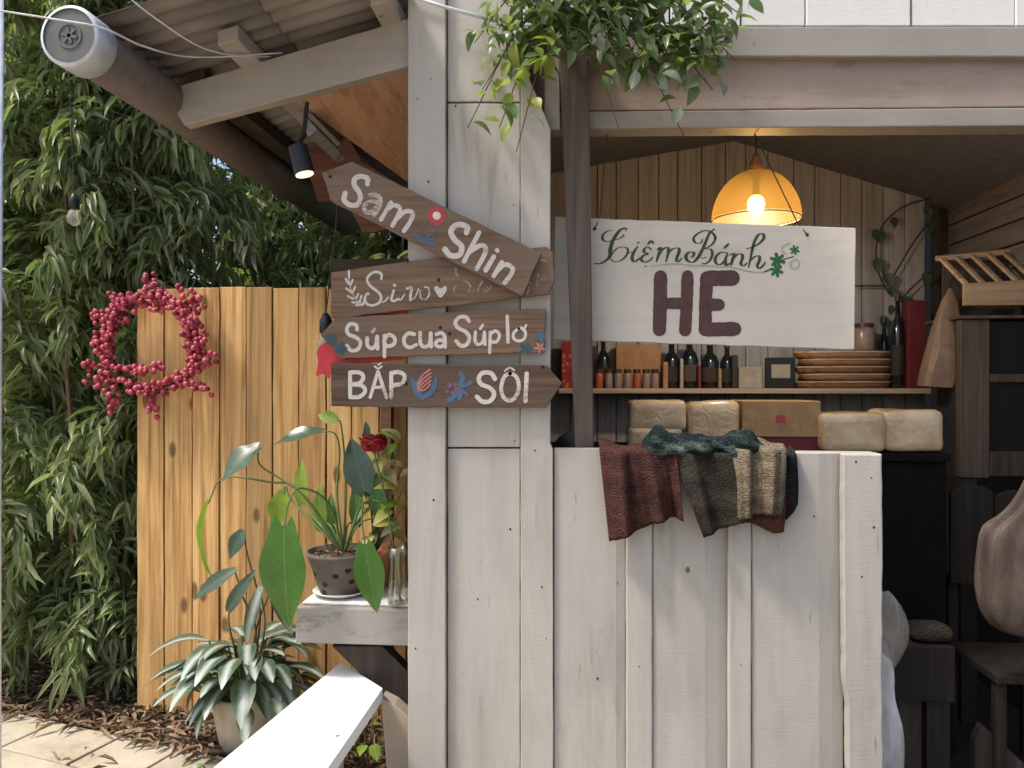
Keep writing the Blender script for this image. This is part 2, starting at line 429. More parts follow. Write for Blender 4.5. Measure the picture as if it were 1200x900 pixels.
M['vine_mass'] = foliage('vine_mass', [(.06, .10, .06), (.09, .14, .08), (.13, .19, .085), (.22, .28, .09)], .34, .4, True, 14)
M['vine_leaf_lit'] = foliage('vine_leaf_sunlit', [(.16, .24, .035), (.25, .32, .05), (.33, .36, .07)], .4, .5)  # yellow-green painted in for sun shining through the left-hand leaves
M['vine_leaf_grey'] = foliage('vine_leaf_shaded', [(.09, .13, .10), (.12, .165, .12), (.17, .21, .16)], .3, .3)  # blue-grey cast of leaves in shadow, put into the colour
M['big_leaf'] = foliage('large_green_leaf', [(.035, .12, .015), (.05, .16, .02)], .35, .3, False, 20, ('v', (.16, .27, .09), .003))
M['dark_leaf'] = foliage('dark_grey_leaf', [(.03, .062, .04), (.05, .085, .055)], .3, .15, False, 20, ('v', (.10, .15, .10), .003))
M['bright_leaf'] = foliage('bright_green_leaf', [(.16, .30, .025), (.24, .36, .04)], .4, .4, False, 20, ('v', (.35, .42, .12), .003))
M['silver_leaf'] = foliage('silver_leaf', [(.05, .085, .05), (.07, .11, .065)], .32, .12, False, 20, ('silver', (.47, .52, .47), .016))
M['yellow_leaf'] = foliage('yellow_cream_leaf', [(.50, .48, .08), (.62, .56, .18), (.68, .63, .40)], .5, .35)
M['stem'] = plain('green_stem', (.10, .16, .045), .5)
M['stem2'] = plain('brown_green_stem', (.11, .085, .04), .6)
M['rose'] = plain('dark_red_rose', (.26, .008, .015), .5)
M['pot_brown'] = plain('taupe_clay_pot', (.13, .10, .085), .7)
M['pot_orange'] = plain('terracotta', (.50, .20, .09), .7)
M['pot_cream'] = plain('cream_stone_pot', (.50, .43, .33), .8)
M['saucer'] = plain('white_saucer', (.74, .72, .69), .35)
M['soil'] = plain('soil', (.045, .03, .02), .95)
t = NT('clear_glass'); tr_ = t.n('ShaderNodeBsdfTransparent', {0: (.90, .91, .87, 1)}); gl_ = t.n('ShaderNodeBsdfGlossy', {'Roughness': .04}); lw_ = t.n('ShaderNodeLayerWeight', {'Blend': .35})
mx_ = t.n('ShaderNodeMixShader', {0: t.math('ADD', t.math('MULTIPLY', lw_.outputs['Facing'], .45), .06)}); t.link(tr_.outputs[0], mx_.inputs[1]); t.link(gl_.outputs[0], mx_.inputs[2]); t.link(mx_.outputs[0], t.out.inputs[0])
M['glass'] = t.m
t = NT('pale_bulb_glass'); t.fin((.50, .45, .38), .12, spec=.6, Alpha=.4); M['bulbglass'] = t.m
M['water'] = glassy('vase_water', (.93, .93, .85), .0, ior=1.33)
M['knit_rust'] = fabric('rust_knit', [(.034, .017, .016), (.075, .034, .028), (.125, .05, .038)])
M['knit_beige'] = fabric('beige_knit', [(.10, .078, .052), (.20, .158, .105), (.30, .245, .165)])
M['knit_olive'] = fabric('olive_knit', [(.022, .019, .015), (.045, .038, .03), (.078, .066, .049)])
M['knit_teal'] = fabric('teal_knit', [(.008, .013, .016), (.022, .034, .036), (.15, .20, .16)])
M['knit_black'] = fabric('charcoal_knit', [(.009, .009, .009), (.018, .018, .018), (.03, .03, .03)])
_t = NT('wrapped_bread'); _n = _t.math('POWER', _t.math('ABSOLUTE', _t.math('SUBTRACT', _t.noise(_t.coord((1, 1, 1)), 14, 3, .5, .6), .5), 0.0), .6)
M['bread'] = _t.fin(_t.ramp(_t.noise(_t.coord((3, 3, 3)), 3, 4), [(.32, (.44, .30, .165)), (.55, (.55, .41, .25)), (.75, (.60, .48, .32))]), .22, _n, .6, .007, spec=.6, Coat_Weight=.6, Coat_Roughness=.08)
M['card'] = plain('brown_cardboard', (.36, .22, .11), .8)
M['paperbag'] = plain('kraft_paper_bag', (.24, .155, .10), .6)
M['redbox'] = plain('dark_red_box', (.16, .02, .025), .6)
_t = NT('red_pattern_tin'); _w = _t.n('ShaderNodeTexVoronoi', {'Vector': _t.coord((1, 1, 1), False), 'Scale': 40.0})
M['redtin'] = _t.fin(_t.ramp(_w.outputs['Distance'], [(.15, (.50, .30, .08)), (.35, (.42, .035, .03)), (.7, (.30, .02, .03))]), .45)
M['orangebag'] = plain('amber_bag', (.42, .20, .07), .5)
M['rattan'] = wood('rattan', (.20, .09, .04), (.32, .16, .08), (.42, .24, .13), 0, 60)
M['jar'] = plain('jar_contents', (.30, .22, .18), .25)
M['jar2'] = plain('jar_red', (.42, .10, .05), .25)
M['lid'] = plain('jar_lid', (.06, .035, .03), .4)
M['bottle'] = NT('dark_bottle').fin((.012, .018, .02), .15, spec=.6)
M['photo'] = plain('pale_card', (.40, .34, .26), .6)
M['greenbag'] = plain('dark_green_sack', (.018, .028, .022), .8)
M['bag'] = plastic('milky_bag', (.12, .092, .074), .80, .5, .12)
M['bag_white'] = plastic('white_bag', (.72, .69, .66), .8)
M['bag_clear'] = plastic('clear_bag', (.40, .36, .31), .5)
M['pinkfruit'] = plain('pink_label', (.20, .06, .055), .6)

# ------------------------------------------------------------------ ground
t = NT('ground_earth'); n1 = t.noise(t.coord((1, 1, 1), False), 3, 6, .65); n2 = t.noise(t.coord((1, 1, 1), False), 40, 5)
M['earth'] = t.fin(t.mix(n2, t.ramp(n1, [(.3, (.05, .035, .024)), (.7, (.105, .078, .052))]), (.07, .05, .035)), .95, n2, .6, .02)
t = NT('paver_stone'); n1 = t.noise(t.coord((1, 1, 1)), 5, 6, .65); n2 = t.noise(t.coord((1, 1, 1)), 60, 4)
c = t.ramp(n1, [(.28, (.32, .265, .195)), (.5, (.43, .375, .29)), (.75, (.50, .45, .365))])
c = t.mix(t.math('MULTIPLY', t.thr(t.noise(t.coord((1, 1, 1)), 9, 4), .56, .7), .55), c, (.42, .40, .17))
c = t.mix(t.math('MULTIPLY', t.thr(n2, .6, .75), .5), c, (.26, .21, .15))
M['paver'] = t.fin(c, .85, t.math('ADD', n1, t.math('MULTIPLY', n2, .5)), .5, .008, spec=.2)
M['litter'] = foliage('dead_leaf', [(.055, .03, .018), (.12, .065, .036), (.20, .12, .07), (.27, .19, .12)], .8, .05, True, 20)
ground = mk('ground', [(-150, -150, -.03), (150, -150, -.03), (150, 150, -.03), (-150, 150, -.03)], [(0, 1, 2, 3)], M['earth']); tag(ground, kind='structure')
# paving: flagstones on a bed, edge running obliquely past the bamboo
ea, eb = G(0, 831, 0), G(250, 886, 0); ex = (eb - ea).normalized(); ey = Vector((-ex.y, ex.x, 0))
pavg = MB()
o0 = ea - ex * 3.0
def pv(a, b, z): q = o0 + ex * a + ey * b; return (q.x, q.y, z)
pavg.add([pv(0, -7, -.012), pv(8.5, -7, -.012), pv(8.5, -.002, -.012), pv(0, -.002, -.012), pv(0, -7, -.026), pv(8.5, -7, -.026), pv(8.5, -.002, -.026), pv(0, -.002, -.026)],
         [(0, 1, 2, 3), (4, 7, 6, 5), (0, 4, 5, 1), (1, 5, 6, 2), (2, 6, 7, 3), (3, 7, 4, 0)])
pav = tag(pavg.put('paving', M['earth']), kind='structure')
t = NT('forecourt_paving'); br_ = t.n('ShaderNodeTexBrick', {'Vector': t.coord((1, 1, 1), False), 'Color1': (.50, .43, .33, 1), 'Color2': (.44, .37, .28, 1), 'Mortar': (.16, .13, .10, 1), 'Scale': 1.6, 'Mortar Size': .012})
M['forecourt'] = t.fin(br_.outputs[0], .85)
tag(mk('forecourt', [pv(-8, -3.06, -.006), pv(16, -3.06, -.006), pv(16, -16, -.006), pv(-8, -16, -.006)], [(3, 2, 1, 0)], M['forecourt']), kind='structure')  # paving continued out of view, added to bounce light under the eave
b_ = -.0; row = 0; nv = 0
prow = [.27, .30, .29, .31, .30, .30, .30, .31, .30, .29]
for hgt in prow:
    a = 1.6 + rng.random() * .3
    while a < 6.2:
        w = rng.choice([.32, .42, .52, .38]); g = .005
        j = lambda: rng.uniform(-.004, .004)
        top = .006 + rng.uniform(-.004, .004)
        cs = [(a + g + j(), b_ - g + j()), (a + w - g + j(), b_ - g + j()), (a + w - g + j(), b_ - hgt + g + j()), (a + g + j(), b_ - hgt + g + j())]
        V = [pv(x, y, -.014) for x, y in cs] + [pv(x, y, top) for x, y in cs]
        cen = Vector(V[0]) * .5 + Vector(V[2]) * .5
        mk('paver', V, [(0, 1, 2, 3)[::1], (7, 6, 5, 4), (0, 4, 5, 1), (1, 5, 6, 2), (2, 6, 7, 3), (3, 7, 4, 0)], M['paver'], pav, bevel=.006, base=cen)
        a += w; nv += 1
    b_ -= hgt
# leaf litter over the soil bed
def multi(name, items, mat, tpl, parent=None, smooth=True):
    """many transformed copies of a small template in one mesh. items: (loc, dir, normal, sx, sy)"""
    TV, TF = tpl; TV = np.array(TV); k = len(TV)
    loc = np.array([i[0] for i in items], float); d = np.array([i[1] for i in items], float); u = np.array([i[2] for i in items], float)
    s = np.array([i[3] for i in items], float); s2 = np.array([i[4] for i in items], float)
    d /= np.linalg.norm(d, axis=1)[:, None] + 1e-9
    x = np.cross(d, u); x /= np.linalg.norm(x, axis=1)[:, None] + 1e-9
    z = np.cross(x, d)
    V = loc[:, None] + TV[None, :, 0:1] * x[:, None] * s2[:, None, None] + TV[None, :, 1:2] * d[:, None] * s[:, None, None] + TV[None, :, 2:3] * z[:, None] * s[:, None, None]
    V = V.reshape(-1, 3)
    base = np.array(W[parent]) if parent else np.zeros(3)
    V = V - base
    me = bpy.data.meshes.new(name); n = len(items)
    tf = np.array([f for f in TF]); nf, nvf = tf.shape
    F = (tf[None] + (np.arange(n) * k)[:, None, None]).reshape(-1)
    me.vertices.add(len(V)); me.vertices.foreach_set('co', V.reshape(-1))
    me.loops.add(len(F)); me.loops.foreach_set('vertex_index', F)
    me.polygons.add(n * nf); me.polygons.foreach_set('loop_start', np.arange(n * nf) * nvf)
    me.update(calc_edges=True)
    if smooth: me.polygons.foreach_set('use_smooth', np.ones(n * nf, bool))
    me.materials.append(mat)
    o = bpy.data.objects.new(name, me); C.objects.link(o)
    if parent: o.parent = parent
    W[o] = Vector(base) if parent else Vector((0, 0, 0))
    return o
# narrow leaf: a quad strip of 3 quads (6+2 vertices)
LT = ([(-.02, 0, 0), (.02, 0, 0), (-.5, .3, .0), (.5, .3, .0), (-.4, .65, -.06), (.4, .65, -.06), (-.02, 1, -.2), (.02, 1, -.2)],
      [(0, 1, 3, 2), (2, 3, 5, 4), (4, 5, 7, 6)])
LTF = ([(0, 0, 0), (-.5, .32, .12), (0, .3, 0), (.5, .32, .12), (-.4, .66, .03), (0, .66, -.06), (.4, .66, .03), (0, 1, -.22)],
       [(0, 2, 1, 1), (0, 3, 2, 2), (1, 2, 5, 4), (2, 3, 6, 5), (4, 5, 7, 7), (5, 6, 7, 7)])
def tri_fix(tpl):
    V, F = tpl; out = []
    for f in F:
        q = list(dict.fromkeys(f))
        if len(q) == 3: out.append(tuple(q))
        else: out += [(q[0], q[1], q[2]), (q[0], q[2], q[3])]
    return V, out
LTF = tri_fix(LTF)
items = []
for i in range(4600):
    a = rng.uniform(1.0, 5.2); b = abs(rng.gauss(0, .45)) - .05 if rng.random() < .8 else rng.uniform(0, 1.2)
    if rng.random() < .02: b = -rng.random() ** 2 * .5
    p = pv(a, b, (-.022 if b > 0 else .014) + rng.random() * .028)
    an = rng.uniform(0, 6.28); L = rng.uniform(.035, .11)
    items.append((p, (math.cos(an), math.sin(an), rng.uniform(-.12, .25)), (rng.gauss(0, .35), rng.gauss(0, .35), 1), L, rng.uniform(.010, .022)))
lit = multi('leaf_litter', items, M['litter'], LTF)
tag(lit, 'dry brown fallen leaves covering the soil under the bamboo', 'leaf litter', kind='stuff')

# ------------------------------------------------------------------ kiosk
KV = 2.57
kiosk = thing('kiosk', 'white board kiosk with an open serving hatch and a lean-to awning', 'kiosk', (.8, 2.7, 0))
BOT = 1010
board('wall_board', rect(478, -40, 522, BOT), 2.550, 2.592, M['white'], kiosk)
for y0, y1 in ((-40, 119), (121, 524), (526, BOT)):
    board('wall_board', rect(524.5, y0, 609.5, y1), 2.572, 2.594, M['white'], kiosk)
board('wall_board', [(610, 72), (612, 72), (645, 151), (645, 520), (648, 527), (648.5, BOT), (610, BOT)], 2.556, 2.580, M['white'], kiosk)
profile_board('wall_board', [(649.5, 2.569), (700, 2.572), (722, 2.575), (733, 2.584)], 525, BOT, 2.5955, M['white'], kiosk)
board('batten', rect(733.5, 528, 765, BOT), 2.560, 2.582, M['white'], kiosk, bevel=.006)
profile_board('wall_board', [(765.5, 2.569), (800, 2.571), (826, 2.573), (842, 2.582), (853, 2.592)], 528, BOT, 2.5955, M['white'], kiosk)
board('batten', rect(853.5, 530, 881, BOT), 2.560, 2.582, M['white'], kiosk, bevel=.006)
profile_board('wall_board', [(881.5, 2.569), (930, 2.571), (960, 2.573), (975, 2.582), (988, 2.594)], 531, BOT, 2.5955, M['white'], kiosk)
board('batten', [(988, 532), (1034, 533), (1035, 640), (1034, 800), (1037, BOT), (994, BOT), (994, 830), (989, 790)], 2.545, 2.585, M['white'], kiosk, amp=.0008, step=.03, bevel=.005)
# knots and nail holes in the paint
for v_, pts_ in ((2.550, [(508, 586), (505, 93), (489, 116), (502, 213), (487, 760)]), (2.572, [(603, 517), (534, 124), (602, 240), (560, 702), (598, 620)]),
                 (2.556, [(627, 528), (635, 688), (640, 748)]), (2.571, [(659, 688), (664, 547), (700, 795), (724, 684)]), (2.560, [(749, 781), (868, 779)]), (2.571, [(954, 605), (897, 871), (912, 640)]), (2.545, [(1003, 541), (1021, 560), (1010, 676), (1024, 618)])):
    for x_, y_ in pts_:
        q_ = P(x_, y_, v_); m_ = MB().lathe([(.0004, .0012), (.0035, .0010), (.005, .0)], (0, 0, 0), 9)
        k_ = rng.choice([.4, .5, .55, .7, 1.0]); sx_ = k_ * rng.uniform(.7, 1.1); sz_ = k_ * rng.uniform(.8, 1.7); m_.V = [(q_.x + a * sx_, v_ - c_ - .0002, q_.z + b * sz_) for a, b, c_ in m_.V]
        m_.put('nail_hole', M['knot'], kiosk)
# studs and counter top behind the front
wx0, wx1 = P(649, 525, 2.6).x, P(1033, 530, 2.6).x
zc = P(700, 527, 2.58).z
MB().box(wx0, wx1, 2.596, 2.70, zc - .05, zc - .008).put('counter_top', M['white'], kiosk, bevel=.003)
MB().box(wx0, wx1 - .01, 2.596, 2.64, .02, .09).put('bottom_plate', M['interior'], kiosk)
xl = P(480, 0, 2.55).x
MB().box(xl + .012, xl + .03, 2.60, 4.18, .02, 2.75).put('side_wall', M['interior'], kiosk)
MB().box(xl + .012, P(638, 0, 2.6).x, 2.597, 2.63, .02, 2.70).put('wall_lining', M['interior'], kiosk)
# header above the hatch
board('header_bracket', [(609, 62), (656, 62), (656, 152), (644, 152), (609, 78)], 2.600, 2.632, M['header'], kiosk)
board('header_beam', [(600, 31), (1290, 31), (1290, 67), (600, 66)], 2.640, 2.74, M['header'], kiosk, bevel=.005)
board('header_plank', [(640, 66), (1290, 68), (1290, 124), (640, 130)], 2.672, 2.70, M['header_plank'], kiosk)
board('header_lip', [(640, 131), (1290, 125), (1290, 147), (640, 151)], 2.645, 2.735, M['header'], kiosk, bevel=.004)
xs = [612, 700, 785, 868, 944, 1068, 1190, 1290]
for a, b in zip(xs[:-1], xs[1:]):
    board('gable_board', rect(a + 1, -60, b - 1, 30), 2.668 + .006 * (xs.index(a) % 2), 2.70, M['white_sunlit'], kiosk)
# back wall with vertical boards (and a slit of daylight beside the corner post)
BV = 4.2
def back_top(px): return 195 + (165 - 195) * (px - 690) / 170 if px < 860 else 165 + (235 - 165) * (px - 860) / 230
edges = [560, 600, 640, 668, 700, 722, 748, 772, 794, 822, 850, 874, 900, 930, 955, 985, 1010, 1035, 1060, 1084]
for a, b in zip(edges[:-1], edges[1:]):
    board('back_wall_board', [(a + .5, back_top(a) - 14), (b - .5, back_top(b) - 14), (b - .5, 790), (a + .5, 790)], BV + rng.uniform(0, .008), BV + .03, M['backwall'], kiosk, bevel=.002)
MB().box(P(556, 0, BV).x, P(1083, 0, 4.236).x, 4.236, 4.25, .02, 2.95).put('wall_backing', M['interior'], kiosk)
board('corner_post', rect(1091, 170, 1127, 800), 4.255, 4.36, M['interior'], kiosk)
# right side wall of horizontal slats
xr = P(1128, 300, 4.1).x
for i in range(6):
    z0 = 1.92 + i * .105
    MB().box(xr, xr + .025, 2.75, 4.25, z0, z0 + .097).put('side_slat', M['slat'], kiosk, bevel=.003, base=(xr, 3.4, z0))
MB().box(xr + .03, xr + .06, 2.75, 4.24, .02, 1.93).put('side_wall', M['charcoal'], kiosk)
MB().box(xr + .03, xr + .04, 2.75, 4.24, 1.93, 2.60).put('side_lining', M['interior'], kiosk)
# inner ceiling (gable) and outer roof
pk = P(860, 165, BV); le = P(690, 195, BV); re_ = P(1090, 235, BV)
sl = (pk.z - le.z) / (pk.x - le.x); sr = (pk.z - re_.z) / (re_.x - pk.x)
def ceil(xa, xb):
    f = lambda x: pk.z - (sl * (pk.x - x) if x < pk.x else sr * (x - pk.x))
    V = [(x, y, f(x) + dz) for dz in (0, .02) for x, y in ((xa, 2.745), (xb, 2.745), (xb, 4.3), (xa, 4.3))]
    mk('ceiling_panel', V, [(0, 1, 2, 3), (7, 6, 5, 4), (0, 4, 5, 1), (1, 5, 6, 2), (2, 6, 7, 3), (3, 7, 4, 0)], M['ceiling'], kiosk)
ceil(xl + .03, pk.x - .001); ceil(pk.x + .001, xr + .08)
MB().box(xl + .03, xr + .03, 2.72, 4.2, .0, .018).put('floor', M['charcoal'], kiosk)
# awning roof: corrugated sheets on purlins and a rafter
raf = [(190, 106), (480, 21), (480, 77), (216, 147)]
ra, rb = P(190, 106, 2.60), P(477, 22, 2.60)
slope = (rb.z - ra.z) / (rb.x - ra.x)
def roofz(x): return ra.z + .052 + slope * (x - ra.x)
board('rafter', raf, 2.60, 2.645, M['rafter'], kiosk, amp=.0006)
def beam_at(x, y0, y1, w=.07, h=.05, mat=None, name='purlin'):
    z = roofz(x) - .006
    V = [(x + sx * w / 2, y, z + slope * sx * w / 2 - hh) for y in (y0, y1) for hh in (h, 0) for sx in (-1, 1)]
    mk(name, V, [(0, 1, 3, 2), (4, 6, 7, 5), (0, 4, 5, 1), (2, 3, 7, 6), (0, 2, 6, 4), (1, 5, 7, 3)], mat or M['rafter'], kiosk, bevel=.004, base=(x, y0, z))
for px, y0 in ((287, 2.42), (455, 2.45)): beam_at(P(px, 60, 2.55).x, y0, 4.6)
beam_at(-1.36, 2.62, 4.6, mat=M['interior'])
def corr(name, xa, xb, ya, yb, zf, mat):
    n = int((yb - ya) / .0127); V = []; F = []
    for i in range(n + 1):
        y = ya + (yb - ya) * i / n; w = .009 * math.sin(2 * math.pi * (y - ya) / .076)
        V += [(xa, y, zf(xa) + w + .012), (xb, y, zf(xb) + w + .012)]
    for i in range(n): F.append((2 * i, 2 * i + 1, 2 * i + 3, 2 * i + 2))
    return mk(name, V, F, mat, kiosk, smooth=True, solid=.0015)
t = NT('corrugated_iron'); n1 = t.noise(t.coord((2, 6, 2)), 1.0, 6, .65)
M['iron'] = t.fin(t.ramp(n1, [(.3, (.13, .11, .095)), (.55, (.24, .21, .185)), (.75, (.32, .29, .26))]), .6, n1, .1, .003)
corr('roofing_sheet', -1.50, -1.02, 2.20, 4.7, roofz, M['iron'])
corr('roofing_sheet', -1.04, xl - .004, 2.205, 4.7, lambda x: roofz(x) + .003, M['iron'])
corr('roofing_sheet', xl - .003, pk.x + .05, 2.745, 4.7, lambda x: max(roofz(x) + .02, 0) if x < 0 else roofz(xl) + .02 + (3.26 - roofz(xl)) * (x - xl) / (pk.x - xl), M['iron'])
corr('roofing_sheet', pk.x, xr + .3, 2.745, 4.7, lambda x: 3.27 - .3 * (x - pk.x), M['iron'])
# plywood lining, red-brown board and batten under the awning
p1, p2 = P(341, 114, 2.66), P(480, 215, 3.5); p3 = P(480, 75, 2.66)
V = [tuple(p1), tuple(p2), (xl + .010, 3.5, p2.z + .09), (xl + .010, 2.66, p3.z - .005)]
Vt = [(a, b, c_ + .012) for a, b, c_ in V]
mk('plywood_panel', V + Vt, [(3, 2, 1, 0), (4, 5, 6, 7), (0, 1, 5, 4), (1, 2, 6, 5), (2, 3, 7, 6), (3, 0, 4, 7)], M['ply'], kiosk)
board('lining_board', [(357, 178), (405, 155), (425, 190), (470, 216), (470, 235), (372, 235), (362, 205)], 3.52, 3.55, M['redwood'], kiosk)
board('batten_end', [(344, 133), (352, 128), (372, 152), (362, 160)], 2.75, 3.1, M['ledge'], kiosk)
board('eave_board', [(405, 235), (478, 225), (478, 262), (440, 272), (425, 272)], 3.55, 3.58, M['redwood'], kiosk)
# gutter pipe with a flat end cap
px_, pz_ = -1.47, 2.508
gp = MB().tube([(px_, 2.17, pz_), (px_, 3.4, pz_ + .006), (px_ + .01, 4.75, pz_ + .012)], .078, 24).put('gutter_pipe', M['pipe'], kiosk, smooth=False)
gp.data.polygons.foreach_set('use_smooth', [len(p.vertices) == 4 for p in gp.data.polygons])
c0 = (px_, 2.1, pz_)
prof = [(.060, .004), (.063, .0), (.079, .0), (.089, .004), (.0895, .085), (.080, .088)]
cm = MB()
cm.lathe([(.079, .0), (.0885, .003), (.0895, .006), (.0895, .092), (.0785, .094)], (0, 0, 0), 36)
rotm = Matrix.Translation(Vector(c0)) @ Matrix.Rotation(R(-90), 4, 'X')
cm.V = [tuple(rotm @ Vector(v)) for v in cm.V]
ring = cm.put('pipe_collar', M['capring'], gp, smooth=True)
cd = MB(); cd.lathe([(.001, .004), (.030, .004), (.032, .001), (.037, .001), (.039, .004), (.079, .004), (.0805, .0)], (0, 0, 0), 36)
for a_ in range(3):
    Mx = Matrix.Rotation(R(60 * a_ + 15), 4, 'Z'); b = MB().box(-.024, .024, -.004, .004, -.0005, .005); cd.add([Mx @ Vector(v) for v in b.V], b.F)
cd.V = [tuple(rotm @ Vector(v)) for v in cd.V]
cd.put('end_cap', M['cap'], gp)
# shelf inside, on the back wall
s0, s1 = P(655, 455, 4.0), P(1086, 457, 4.0); SZ = s0.z
MB().box(s0.x, s1.x, 3.93, 4.195, SZ - .026, SZ).put('wall_shelf', M['shelf'], kiosk, bevel=.003)

# ------------------------------------------------------------------ painted strokes
class Paint:
    def __init__(s, v): s.v = v; s.k = 0
    def make(s, name, strokes, mat, parent, org=(0, 0), sc=1.0, w=30, taper=None, smooth=True):
        m = MB(); 
        for st in strokes:
            ww = w
            if isinstance(st, tuple) and len(st) == 2 and isinstance(st[0], list): st, ww = st
            s.k += 1; vv = s.v - .0010 - .00006 * (s.k % 12)
            pts = [(org[0] + p[0] / sc, org[1] + p[1] / sc) for p in st]
            closed = len(st) > 3 and st[0] == st[-1]
            sp = spline(pts, 7, closed) if smooth else pts
            hw = ww / sc / 2
            n = len(sp); L = []; Rr = []
            wp = [P(a, b, vv) for a, b in sp]
            unit = (P(601, 450, vv) - P(600, 450, vv)).length
            for i, p in enumerate(wp):
                tn = wp[min(i + 1, n - 1)] - wp[max(i - 1, 0)]
                if tn.length < 1e-7: tn = Vector((1, 0, 0))
                tn.normalize(); nm = Vector((-tn.z, 0, tn.x))
                h = hw * unit * (1 + .10 * mnoise.noise(p * 60))
                if taper: h *= taper(i / (n - 1), tn)
                L.append(p + nm * h); Rr.append(p - nm * h)
            V = L + Rr; F = [(i, i + 1, n + i + 1, n + i) for i in range(n - 1)]
            def capf(c, a, b, sg):
                base = len(V); r_ = (a - b) / 2; d = Vector((-r_.z, 0, r_.x)) * sg; ids = []
                for k in range(1, 6):
                    an = math.pi * k / 6; V.append(c + r_ * math.cos(an) + d * math.sin(an)); ids.append(base + k - 1)
                return ids
            i1 = capf(wp[-1], L[-1], Rr[-1], -1); F.append((n - 1, *i1, 2 * n - 1))
            i0 = capf(wp[0], L[0], Rr[0], 1); F.append((0, *i0, n))
            m.add(V, F)
        return m.put(name, mat, parent)
    def petals(s, name, c, r, n, mat, parent, org, sc, w, inner=.35, rot=0):
        st = []
        for k in range(n):
            a = 2 * math.pi * k / n + rot
            st.append([(c[0] + r * inner * math.cos(a), c[1] + r * inner * math.sin(a)), (c[0] + r * math.cos(a), c[1] + r * math.sin(a))])
        return s.make(name, st, mat, parent, org, sc, w, smooth=False)
brush = lambda s, t: .30 + 1.0 * abs(t.z) ** 1.2 * (1 - abs(2 * s - 1) ** 3 * .7)

def sign(label, pts, v, th=.021, mat='sign'):
    poly = rough_poly(pxpoly(pts, v), .03, .0009, int(pts[0][0] * 3 + pts[0][1]))
    c = [sum(p[i] for p in poly) / len(poly) for i in (0, 1)]
    o = MB().prism(poly, v, v + th).put('sign_board', M[mat], None, bevel=.0025, base=(c[0], v, c[1]))
    return tag(o, label, 'sign', 'painted plank signs on the kiosk corner')
def holes(pts, v, parent, r=.006):
    for x, y in pts:
        p = P(x, y, v)
        MB().lathe([(.0005, .0), (r, .0), (r * .9, .002), (.0005, .0022)], (0, 0, 0), 8).put  # shape kept simple
        m = MB().lathe([(.0005, .0024), (r * .8, .002), (r, 0)], (0, 0, 0), 9)
        m.V = [(p.x + a, v - c_ * .4 - .0002, p.z + b) for a, b, c_ in m.V]
        m.put('nail_hole', M['knot'], parent)
# Sam Shin
sv = 2.494
s1_ = sign('tilted arrow plank reading Sam Shin with a red flower', [(376.5, 202), (412, 189), (634, 297), (612, 347.5), (388, 236)], sv)
pt = Paint(sv); r6 = ((370, 185), 7.83); r4 = ((360, 170), 3.75)
pt.make('lettering', [[(475, 240), (475, 190), (420, 170), (360, 190), (355, 250), (395, 310), (410, 370), (380, 430), (310, 430), (260, 385), (270, 325)],
    ([(500, 345), (560, 345), (595, 390), (570, 470), (535, 520)], 44), ([(570, 410), (510, 400), (450, 435), (455, 490), (500, 500), (550, 460)], 42),
    ([(690, 410), (600, 565)], 42), ([(650, 480), (710, 435), (770, 455), (765, 510), (705, 620)], 42), ([(745, 555), (830, 490), (890, 510), (870, 580), (810, 670)], 42)], M['letter'], s1_, *r6, w=48)
pt.make('lettering', [[(700, 385), (702, 358), (660, 350), (632, 378), (648, 415), (678, 445), (670, 482), (630, 485), (605, 458)],
    ([(755, 385), (690, 510)], 21), ([(720, 465), (765, 440), (785, 465), (745, 545)], 21), ([(820, 490), (785, 550)], 21), ([(834, 462), (836, 465)], 20),
    ([(855, 515), (820, 575)], 20), ([(832, 555), (870, 525), (902, 540), (895, 570), (868, 605)], 20)], M['letter'], s1_, *r4, w=25)
pt.petals('painted_flower', (1110, 530), 70, 8, M['redpaint'], s1_, *r6, 48)
pt.make('flower_centre', [[(1108, 528), (1112, 532)]], M['cream'], s1_, *r6, w=76, smooth=False)
pt.make('painted_leaf', [([(1020, 585), (985, 640), (960, 700)], 12), [(905, 700), (960, 745), (1000, 770)], [(960, 745), (1030, 780), (1085, 800)], ([(1005, 740), (1040, 710), (1075, 700)], 26), ([(1120, 610), (1110, 690), (1080, 760)], 10)], M['bluepaint'], s1_, *r6, w=38)
holes([(387, 207)], sv, s1_)
# Siro
sv = 2.524
s2_ = sign('faded plank with white script Siro and a heart, half hidden by another plank', [(388, 319), (477, 306), (560, 297), (641, 289), (648, 297), (650, 330), (642, 345), (520, 359), (388, 373)], sv)
pt = Paint(sv); q4 = ((385, 300), 8.571); q5 = ((520, 290), 8.571)
pt.make('lettering', [([(530, 230), (532, 185), (490, 160), (430, 175), (388, 230), (410, 290), (470, 340), (522, 390), (522, 450), (470, 490), (400, 490), (365, 440), (380, 385), (400, 380)], 26),
    ([(545, 465), (575, 445), (600, 415)], 16), ([(655, 345), (640, 400), (632, 440), (660, 452), (700, 430)], 24), ([(660, 292), (665, 296)], 30), ([(700, 430), (725, 440), (765, 385)], 16),
    ([(790, 325), (835, 320), (825, 380), (822, 440)], 28), ([(822, 440), (865, 420), (905, 330)], 15), ([(920, 350), (928, 420), (970, 437), (1010, 390), (1000, 320), (965, 310)], 18)], M['letter'], s2_, *q4, w=22)
pt.make('heart', [([(1085, 325), (1095, 350), (1125, 395)], 46), ([(1168, 325), (1158, 350), (1125, 395)], 46), ([(1124, 345), (1126, 385)], 50)], M['letter'], s2_, *q4, w=40)
